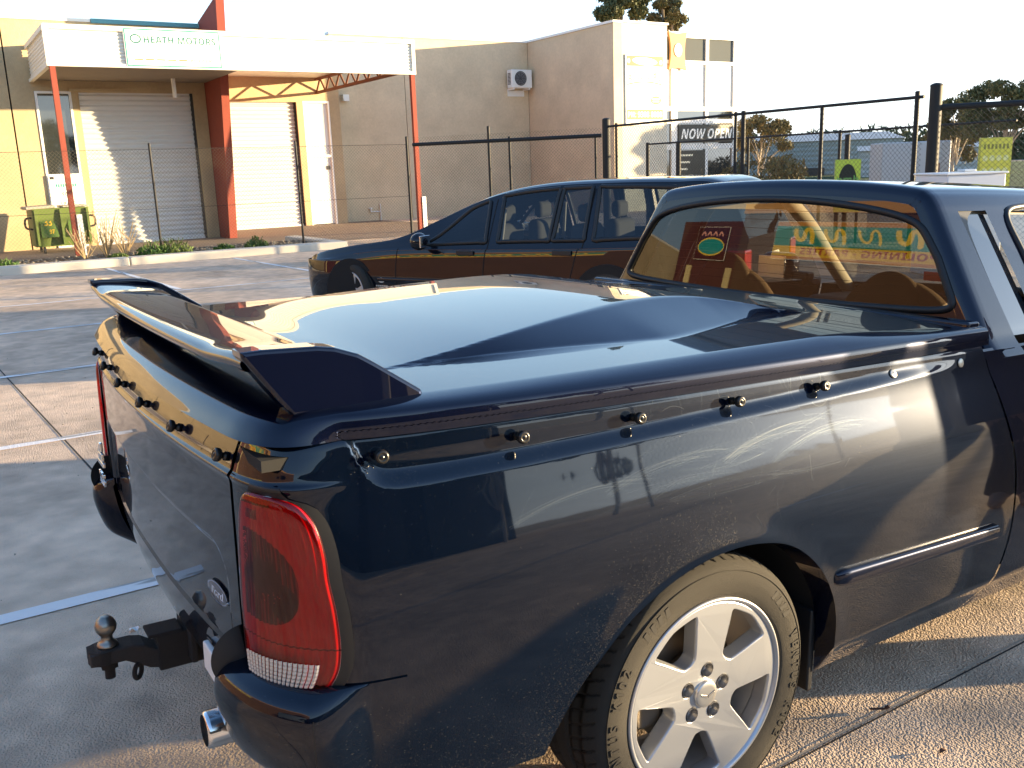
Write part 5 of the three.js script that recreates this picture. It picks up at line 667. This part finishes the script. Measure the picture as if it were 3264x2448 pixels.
function makeCar(name, label, o, pos, turn) {
  const c = thing(name, label, 'car', pos, turn); const f = carBody(o), L = o.L, paint = carPaint(o.color);
  const xs = u => L * (0.5 - 0.5 * Math.cos(Math.PI * (0.02 + 0.96 * u)) ) * 1; // denser at the ends
  const side = m => surf(150, 72, (u, v) => { const x = xs(u), q = f(x, v); return [x, q[1], m * q[0]]; }, null, 1e-3);
  const openings = o.side.map(q => q), inWin = (x, vv) => openings.some(q => { for (let k = 0; k < 3; k++) { const lo = q[4], hi = q[6], t = (vv - lo) / (hi - lo); if (t < 0.0 || t > 1.0) return false; return x > lerp(q[0], q[2], t) && x < lerp(q[1], q[3], t); } });
  const cut = (g, nu) => { const I = g.index.array, out = []; for (let k = 0; k < I.length; k += 6) { const q = I[k], i = q % (nu + 1), j = Math.floor(q / (nu + 1)); if (!inWin(xs((i + 0.5) / nu), (j + 0.5) / 72 / 1)) for (let m = 0; m < 6; m++) out.push(I[k + m]); } g.setIndex(out); return g; };
  part('body', merge([cut(side(1), 150), cut(flipped(side(-1)), 150)]), paint, c);
  const cap = x => surf(24, 40, (u, v) => { const q = f(x, v); return [x, q[1], (2 * u - 1) * q[0]]; }); part('end_panel', merge([cap(xs(0)), cap(xs(1))]), paint, c);
  // glass laid on the body sides
  const glass = (n, q, m) => part(n, surf(16, 12, (u, v) => { const x = lerp(lerp(q[0], q[1], u), lerp(q[2], q[3], u), v), vv = lerp(lerp(q[4], q[5], u), lerp(q[6], q[7], u), v), s = f(x, vv), s2 = f(x, vv + 0.004), ny = -(s2[0] - s[0]), l = Math.hypot(ny, s2[1] - s[1]); return [x, s[1] + 0.004 * ny / l, m * (s[0] + 0.004 * (s2[1] - s[1]) / l)]; }), sideTint_m, c);
  const trim = (q, m) => { const P = [], at = (u, v) => { const x = lerp(lerp(q[0], q[1], u), lerp(q[2], q[3], u), v), s = f(x, lerp(lerp(q[4], q[5], u), lerp(q[6], q[7], u), v)); P.push([x, s[1], m * (s[0] + 0.003)]); }; for (let i = 0; i < 10; i++) at(i / 10, 0); for (let i = 0; i < 8; i++) at(1, i / 8); for (let i = 0; i < 10; i++) at(1 - i / 10, 1); for (let i = 0; i < 8; i++) at(0, 1 - i / 8); part('window_trim', tube(P, 0.021, 110, 6, true), black_m, c); };
  for (const m of [1, -1]) { for (const q of o.side) { glass('side_window', q, m); trim(q, m); } for (const [x0, x1, v0, v1] of o.seams || []) part('door_seam', surf(1, 24, (u, v) => { const x = lerp(x0, x1, v) + u * 0.009, q = f(x, lerp(v0, v1, v)); return [x, q[1], m * (q[0] + 0.0025)]; }), matte_m, c); for (const x of o.handles || []) { const q = f(x, 3.75 / 9); part('door_handle', rbox(x - 0.10, x + 0.10, q[1] - 0.02, q[1] + 0.025, m * q[0] - 0.008 + m * 0.012, m * q[0] + 0.008 + m * 0.012, 0.008), plastic_m, c); } if (o.strip) part('side_strip', surf(60, 6, (u, v) => { const x = lerp(o.strip[0], o.strip[1], u), a = lerp(-1.57, 1.57, v), q = f(x, 0.235 + 0.012 * Math.sin(a)); return [x, q[1], m * (q[0] + 0.012 * Math.cos(a))]; }), paint, c); if (o.line) part('coach_line', surf(60, 1, (u, v) => { const x = lerp(o.line[0], o.line[1], u), q = f(x, 0.452 + v * 0.006); return [x, q[1], m * (q[0] + 0.002)]; }), std([0.18, 0.07, 0.035], 0.5), c); if (o.mirror) { part('door_mirror', new THREE.SphereGeometry(0.11, 20, 14).scale(0.75, 0.75, 1).translate(o.mirror[0], o.mirror[1], m * o.mirror[2]), paint, c); part('mirror_glass', rbox(o.mirror[0] + 0.06, o.mirror[0] + 0.075, o.mirror[1] - 0.055, o.mirror[1] + 0.055, m * o.mirror[2] - 0.08, m * o.mirror[2] + 0.08, 0.005), chrome_m, c); } }
  const span = (n, x0, x1, v0, v1, mat) => part(n, surf(24, 14, (u, v) => { const x = lerp(x0, x1, v), vv = lerp(v0, v1, v), s = f(x, vv), z = (2 * u - 1) * s[0] * 0.94, k = f(x, lerp(vv, 1, 1 - Math.abs(2 * u - 1))); return [x, f(x, lerp(1, vv, Math.pow(Math.abs(2 * u - 1), 1.5)))[1] + 0.004, z]; }), mat, c);
  for (const s of o.screens || []) span('screen', ...s, wagonGlass_m);
  for (const x of o.wheels) for (const m of [1, -1]) { const w = f(x, 2 / 9)[0]; part('wheel_arch', new THREE.CylinderGeometry(0.355, 0.355, 0.4, 40).rotateX(Math.PI / 2).translate(x, 0.325, m * (w - 0.196)), matte_m, c); const wl = wheel0.clone(); wl.position.set(x, 0.318, m * (w - 0.008)); if (m < 0) wl.rotation.y = Math.PI; if (o.steer && x === o.wheels[0]) wl.rotation.y += o.steer; wl.scale.setScalar(0.975); c.add(wl); }
  for (const [n, q, mat] of o.patches || []) for (const m of [1, -1]) { const g = glass(n, q, m); g.material = mat; }
  for (const [n, x0, x1, y0, y1, z0, z1, mat] of o.lamps || []) for (const m of [1, -1]) part(n, rbox(x0, x1, y0, y1, Math.min(m * z0, m * z1), Math.max(m * z0, m * z1), 0.02, 3), mat, c);
  if (o.seats) { part('cabin_floor', box(o.seats[0] - 0.5, L - 0.3, 0.3, 0.36, -0.74, 0.74), dash_m, c); part('dashboard', rbox(o.seats[0] - 0.75, o.seats[0] - 0.4, 0.5, 0.80, -0.74, 0.74, 0.06, 3), dash_m, c); for (const x of o.seats) for (const z of [-0.37, 0.37]) { part('seat_back', rbox(x, x + 0.16, 0.4, 1.0, z - 0.24, z + 0.24, 0.07, 3), seatGrey_m, c); part('headrest', rbox(x + 0.03, x + 0.13, 1.01, 1.17, z - 0.13, z + 0.13, 0.05, 3), seatGrey_m, c); } for (const z of [-0.66, 0.66]) part('seat_belt', bar([o.seats[0] + 0.15, 0.6, z], [o.seats[0] + 0.22, 1.15, z * 0.93], 0.018, 5), std([0.45, 0.42, 0.38], 0.8), c); }
  return c;
}
const seatGrey_m = std([0.10, 0.095, 0.09], 0.9);
{
  const o = { seats: [2.55, 3.45], L: 5.2, color: [0.005, 0.006, 0.011], w: [[0, 0.10], [0.03, 0.36], [0.10, 0.58], [0.22, 0.72], [0.42, 0.82], [0.7, 0.87], [1.2, 0.895], [2.4, 0.905], [4.0, 0.895], [4.85, 0.86], [5.1, 0.80], [5.2, 0.74]],
    belt: [[0, 0.42], [0.06, 0.53], [0.15, 0.60], [0.35, 0.665], [0.8, 0.725], [1.3, 0.775], [1.8, 0.795], [2.6, 0.808], [3.6, 0.825], [4.8, 0.85], [5.2, 0.83]],
    roof: [[0, 0.46], [0.06, 0.57], [0.15, 0.645], [0.4, 0.72], [0.9, 0.80], [1.45, 0.865], [1.7, 0.93], [2.0, 1.06], [2.35, 1.205], [2.7, 1.305], [3.1, 1.365], [3.6, 1.39], [4.5, 1.385], [4.92, 1.345], [5.08, 1.12], [5.2, 0.88]],
    side: [[1.90, 2.66, 2.42, 2.62, 5.15 / 9, 5.15 / 9, 6.05 / 9, 6.15 / 9], [2.80, 3.36, 2.78, 3.40, 5.15 / 9, 5.15 / 9, 6.2 / 9, 6.2 / 9], [3.40, 3.72, 3.44, 3.73, 5.15 / 9, 5.15 / 9, 6.2 / 9, 6.2 / 9], [3.82, 4.80, 3.80, 4.62, 5.15 / 9, 5.2 / 9, 6.2 / 9, 6.1 / 9]],
    seams: [[1.58, 1.60, 0.13, 0.55], [2.64, 2.70, 0.1, 0.68], [3.55, 3.76, 0.12, 0.68]], handles: [2.45, 3.52], strip: [1.35, 4.7], line: [1.0, 4.9], mirror: [1.98, 0.865, 0.98], wheels: [0.98, 3.98], steer: -0.3, screens: [[1.62, 2.5, 6.6 / 9, 7.2 / 9], [4.92, 5.15, 7 / 9, 6 / 9]],
    patches: [['head_lamp', [0.10, 0.42, 0.10, 0.40, 3.3 / 9, 3.5 / 9, 4.4 / 9, 4.4 / 9], phys([0.42, 0.36, 0.24], 0.1, { clearcoat: 1 })]],
    lamps: [['tail_lamp', 5.04, 5.205, 0.55, 0.80, 0.60, 0.79, redFlat_m]] };
  const w = makeCar('station_wagon', 'black station wagon with dark tinted windows parked beyond the utility', o, [2.68, 0, -7.79], -1.117); w.scale.set(0.955, 1.0, 0.955);
  const f = carBody(o); const q = f(1.36, 2.35 / 9); part('guard_badge', new THREE.CylinderGeometry(0.032, 0.032, 0.004, 24).scale(1.3, 1, 0.85).rotateX(Math.PI / 2).translate(1.40, 0.475, q[0] + 0.004), chrome_m, w); part('guard_letters', merge([0, 1, 2, 3, 4, 5].map(k => box(1.325 + k * 0.027, 1.345 + k * 0.027, 0.41, 0.425, q[0] + 0.002, q[0] + 0.006))), chrome_m, w);
  part('number_plate', rbox(5.2, 5.212, 0.60, 0.73, -0.19, 0.19, 0.004), white_m, w); part('plate_face', new THREE.PlaneGeometry(0.36, 0.115).rotateY(Math.PI / 2).translate(5.215, 0.665, 0), pic(canvasTex(384, 120, (g, W, H) => { g.fillStyle = '#f2f1ea'; g.fillRect(0, 0, W, H); g.fillStyle = '#1f3a78'; g.font = 'bold 92px sans-serif'; g.textAlign = 'center'; g.fillText('WVX 080', W / 2, 94, W - 20); })), w);
}
{ // unseen block added so its shade falls across the paving by the wheel
  const s = thing('added_shade_block', 'unseen grey block added out in the lot to shade the paving', 'barrier', [9.5, 0, 6.62], -1.07); part('block', prism([[-0.3, 0], [0.3, 0], [0.26, 0.25], [0.12, 0.5], [0.10, 1.06], [-0.10, 1.06], [-0.12, 0.5], [-0.26, 0.25]], 1.5, 0.02).rotateY(Math.PI / 2).translate(-0.75, 0, 0), kerb_m, s);
}
// ---------------------------------------------------------------- what the paint and glass mirror, outside the frame
{ // sunlit play centre across the lot behind the tailgate
  const b = thing('play_centre', 'brown hall with long teal and yellow lettered sign', 'building', [-11.5, 0, 0]);
  part('wall', uvMetres(box(-6, 0, 0, 5.0, -13.0, 12)), wall([0.115, 0.058, 0.034]), b); part('wall', uvMetres(box(-6, -0.02, 0, 4.85, -16.3, -13.02)), wall([0.10, 0.024, 0.024]), b); part('parapet_cap', box(-6.1, 0.08, 5.0, 5.22, -13.02, 12.1), std([0.55, 0.30, 0.12], 0.7), b);
  const t = canvasTex(2048, 512, (g, W, H) => { g.fillStyle = '#c88a3c'; g.fillRect(0, 0, W, H); g.fillStyle = '#1d8f86'; g.fillRect(0, 60, W, 270); g.fillStyle = '#e8c02c'; g.fillRect(0, 330, W, 140); g.strokeStyle = '#f2d23a'; g.lineWidth = 34; g.lineCap = 'round'; for (let k = 0; k < 6; k++) { const x = 160 + k * 300, q = rr(-40, 40); g.lineWidth = 26 + (k % 3) * 10; g.beginPath(); g.moveTo(x, 270 - q * 0.4); g.bezierCurveTo(x + 20 + q, 60, x + 110 + q, 70 + q, x + 80, 180); g.bezierCurveTo(x + 60 - q, 310, x + 170, 270 + q, x + 200 + q, 110); g.stroke(); } g.fillStyle = '#a2261c'; g.font = 'bold 118px sans-serif'; g.textAlign = 'center'; g.fillText('TRAMPOLINING - PARTIES', W / 2, 440, W - 160); });
  const t2 = canvasTex(1024, 512, (g, W, H) => { g.fillStyle = '#4a1414'; g.fillRect(0, 0, W, H); g.fillStyle = '#1d9a98'; g.beginPath(); g.ellipse(W / 2, H * 0.6, W * 0.42, H * 0.26, 0, 0, 6.3); g.fill(); g.strokeStyle = '#e8c84a'; g.lineWidth = 26; g.stroke(); g.strokeStyle = '#e6a79a'; g.lineWidth = 34; g.lineCap = 'round'; for (let k = 0; k < 4; k++) { g.beginPath(); g.moveTo(180 + k * 190, 130); g.quadraticCurveTo(240 + k * 190, 40, 300 + k * 190, 120); g.stroke(); } });
  panel('hall_sign', 7.6, 0.8, t, [0.06, 4.42, -7.6], Math.PI / 2, b); panel('hall_sign', 1.7, 0.8, t2, [0.04, 4.3, -14.4], Math.PI / 2, b);
  part('window_strip', box(0.001, 0.03, 0.4, 2.9, 2, 9), winGlass_m, b); for (const z of [-15.6, -13.4]) part('wall_strip', box(-0.015, 0.03, 0.1, 3.75, z, z + 0.3), std([0.6, 0.5, 0.26], 0.6), b);
}
{ // shaded units on the near side
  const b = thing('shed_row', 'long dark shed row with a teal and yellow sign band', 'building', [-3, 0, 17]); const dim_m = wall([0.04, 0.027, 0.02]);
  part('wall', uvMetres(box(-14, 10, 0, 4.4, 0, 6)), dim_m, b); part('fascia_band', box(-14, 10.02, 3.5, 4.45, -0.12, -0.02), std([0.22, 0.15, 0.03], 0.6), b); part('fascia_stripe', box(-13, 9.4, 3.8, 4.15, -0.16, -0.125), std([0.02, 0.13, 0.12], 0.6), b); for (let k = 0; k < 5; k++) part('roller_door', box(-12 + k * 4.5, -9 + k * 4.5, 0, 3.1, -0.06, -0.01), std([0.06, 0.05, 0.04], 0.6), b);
}
tree('gum_tree', 'tall gum tree at the end of the brown shed row', [9.6, 0, 15.4], 5.6, 2.6, 2.2, [leafA[0], leafA[1]], 4500, 0.13, 'trees by the shed row', true);
tree('gum_tree', 'second gum tree in front of the brown sheds', [5.6, 0, 15.0], 5.8, 2.3, 2.0, [leafA[0], leafA[1]], 3800, 0.12, 'trees by the shed row', true);
fence('lot_fence', 'plain black wire fence on the sunward boundary', 'fence', [9, 13], [30, 9.5], 2.1, [[0, 0.04, 2.15], [0.25, 0.04, 2.15], [0.5, 0.04, 2.15], [0.75, 0.04, 2.15], [1, 0.04, 2.15]], { rails: [[2.1, 0.03]], pitch: 0.14, r: 0.003 });
{ // the onlooker whose legs shade the paving and whose shape the tray side mirrors
  const H = 1.78, J = { hip: [0, 0.95, 0], chest: [0, 1.30, 0.02], neck: [0, 1.48, 0.02], head: [0, 1.64, 0.03] };
  const bones = [];
  const add = (a, b, ra, rb) => bones.push([V(...a), V(...b), ra, rb]);
  add([0, 0.98, 0], [0, 1.16, 0.01], 0.155, 0.15); add([0, 1.16, 0.01], [0, 1.36, 0.02], 0.15, 0.165); add([-0.16, 1.40, 0.02], [0.16, 1.40, 0.02], 0.085, 0.085); add([0, 1.42, 0.02], [0, 1.52, 0.025], 0.065, 0.06); add([0, 1.60, 0.03], [0, 1.68, 0.03], 0.095, 0.10);
  add([-0.09, 0.95, 0], [-0.075, 0.50, 0.02], 0.098, 0.064); add([-0.075, 0.50, 0.02], [-0.06, 0.09, -0.02], 0.060, 0.044); add([-0.06, 0.05, -0.05], [-0.07, 0.04, 0.15], 0.045, 0.036);
  add([0.09, 0.95, 0], [0.075, 0.50, 0.03], 0.098, 0.064); add([0.075, 0.50, 0.03], [0.06, 0.09, 0.0], 0.060, 0.044); add([0.06, 0.05, -0.03], [0.07, 0.04, 0.17], 0.045, 0.036);
  add([-0.20, 1.40, 0.02], [-0.26, 1.13, 0.02], 0.062, 0.05); add([-0.26, 1.13, 0.02], [-0.26, 0.90, 0.10], 0.048, 0.034);
  add([0.20, 1.40, 0.02], [0.30, 1.18, 0.12], 0.062, 0.05); add([0.30, 1.18, 0.12], [0.14, 1.40, 0.26], 0.048, 0.034);
  const hands = []; const finger = (o, dir, side) => { for (let k = 0; k < 4; k++) { const s = (k - 1.5) * 0.021, a = [o[0] + side[0] * s, o[1] + side[1] * s, o[2] + side[2] * s], l = [0.036, 0.042, 0.039, 0.030][k]; const b = a.map((v, i) => v + dir[i] * l), c = b.map((v, i) => v + dir[i] * l * 0.7 + [0, -0.006, -0.008][i]); hands.push([V(...a), V(...b), 0.0092, 0.0085], [V(...b), V(...c), 0.0085, 0.007]); } };
  hands.push([V(-0.26, 0.90, 0.10), V(-0.26, 0.84, 0.12), 0.030, 0.034]); finger([-0.26, 0.815, 0.13], [0, -0.93, 0.3], [0, 0.3, 0.93]); hands.push([V(-0.245, 0.87, 0.14), V(-0.235, 0.82, 0.165), 0.011, 0.009]);
  hands.push([V(0.14, 1.40, 0.26), V(0.09, 1.46, 0.27), 0.030, 0.033]); finger([0.07, 1.485, 0.27], [-0.6, 0.75, 0], [0.75, 0.6, 0]); hands.push([V(0.12, 1.46, 0.245), V(0.13, 1.51, 0.235), 0.011, 0.009]);
  const sdf = (list, k) => p => { let d = 9; for (const [a, b, ra, rb] of list) { const ab = b.clone().sub(a), t = clamp(p.clone().sub(a).dot(ab) / ab.lengthSq()), q = p.distanceTo(a.clone().addScaledVector(ab, t)) - lerp(ra, rb, t), h = clamp(0.5 + 0.5 * (d - q) / k); d = lerp(d, q, h) - k * h * (1 - h); } return d; };
  function mesh(list, c, half, res, k) { const mc = new MarchingCubes(res, matte_m, false, false, 200000), S = mc.size, f = sdf(list, k), p = V(0, 0, 0); mc.isolation = 0; const hs = S / 2; for (let z = 0; z < S; z++) for (let y = 0; y < S; y++) for (let x = 0; x < S; x++) { p.set(c[0] + (x - hs) / hs * half, c[1] + (y - hs) / hs * half, c[2] + (z - hs) / hs * half); mc.field[x + y * S + z * S * S] = -f(p); } mc.update(); const n = mc.count, g = new THREE.BufferGeometry(); const P = mc.positionArray.slice(0, n * 3), N = mc.normalArray.slice(0, n * 3); for (let i = 0; i < n; i++) for (let j = 0; j < 3; j++) P[i * 3 + j] = c[j] + P[i * 3 + j] * half; g.setAttribute('position', new THREE.BufferAttribute(P, 3)); g.setAttribute('normal', new THREE.BufferAttribute(N, 3)); g.setAttribute('uv', new THREE.BufferAttribute(new Float32Array(n * 2), 2)); return g; }
  const man = thing('person', 'person in dark coat standing near the cab door with one hand raised', 'person', [2.55, 0, 1.61], -2.07);
  part('body', merge([mesh(bones, [0, 0.90, 0.05], 0.98, 84, 0.045), mesh(hands.slice(0, 10), [-0.25, 0.83, 0.13], 0.13, 56, 0.008), mesh(hands.slice(10), [0.10, 1.47, 0.26], 0.13, 56, 0.008)]), std([0.32, 0.2, 0.15], 0.7), man);
  part('coat', surf(36, 24, (u, v) => { const t = u * Math.PI * 2, y = lerp(0.72, 1.47, v), w = lerp(0.235, 0.20, sm(0, 0.6, v)) * (v > 0.85 ? lerp(1, 0.55, (v - 0.85) / 0.15) : 1), d = lerp(0.19, 0.165, v) * (v > 0.85 ? lerp(1, 0.6, (v - 0.85) / 0.15) : 1); return [Math.cos(t) * w, y, 0.01 + Math.sin(t) * d + 0.004 * Math.sin(t * 7)]; }), std([0.015, 0.015, 0.02], 0.85), man);
  part('trousers', merge([tube([[-0.09, 0.98, 0], [-0.075, 0.5, 0.025], [-0.06, 0.06, -0.015]], 0.074, 20, 14), tube([[0.09, 0.98, 0], [0.075, 0.5, 0.03], [0.06, 0.06, 0.0]], 0.074, 20, 14)]), std([0.012, 0.013, 0.018], 0.85), man);
  part('hair', new THREE.SphereGeometry(0.112, 20, 14, 0, 6.2832, 0, 1.75).rotateX(-0.35).translate(0, 1.665, 0.022), std([0.02, 0.014, 0.01], 0.9), man);
  part('face', merge([new THREE.SphereGeometry(0.014, 8, 6).translate(-0.034, 1.645, 0.118), new THREE.SphereGeometry(0.014, 8, 6).translate(0.034, 1.645, 0.118), new THREE.ConeGeometry(0.016, 0.045, 8).rotateX(0.4).translate(0, 1.622, 0.132), rbox(-0.026, 0.026, 1.575, 1.583, 0.112, 0.126, 0.003), new THREE.SphereGeometry(0.028, 8, 6).scale(0.4, 1, 0.7).translate(-0.103, 1.635, 0.03), new THREE.SphereGeometry(0.028, 8, 6).scale(0.4, 1, 0.7).translate(0.103, 1.635, 0.03)]), std([0.34, 0.21, 0.16], 0.7), man);
}
shade(scene);
renderer.setSize(1024, 768, false);
renderer.render(scene, camera);
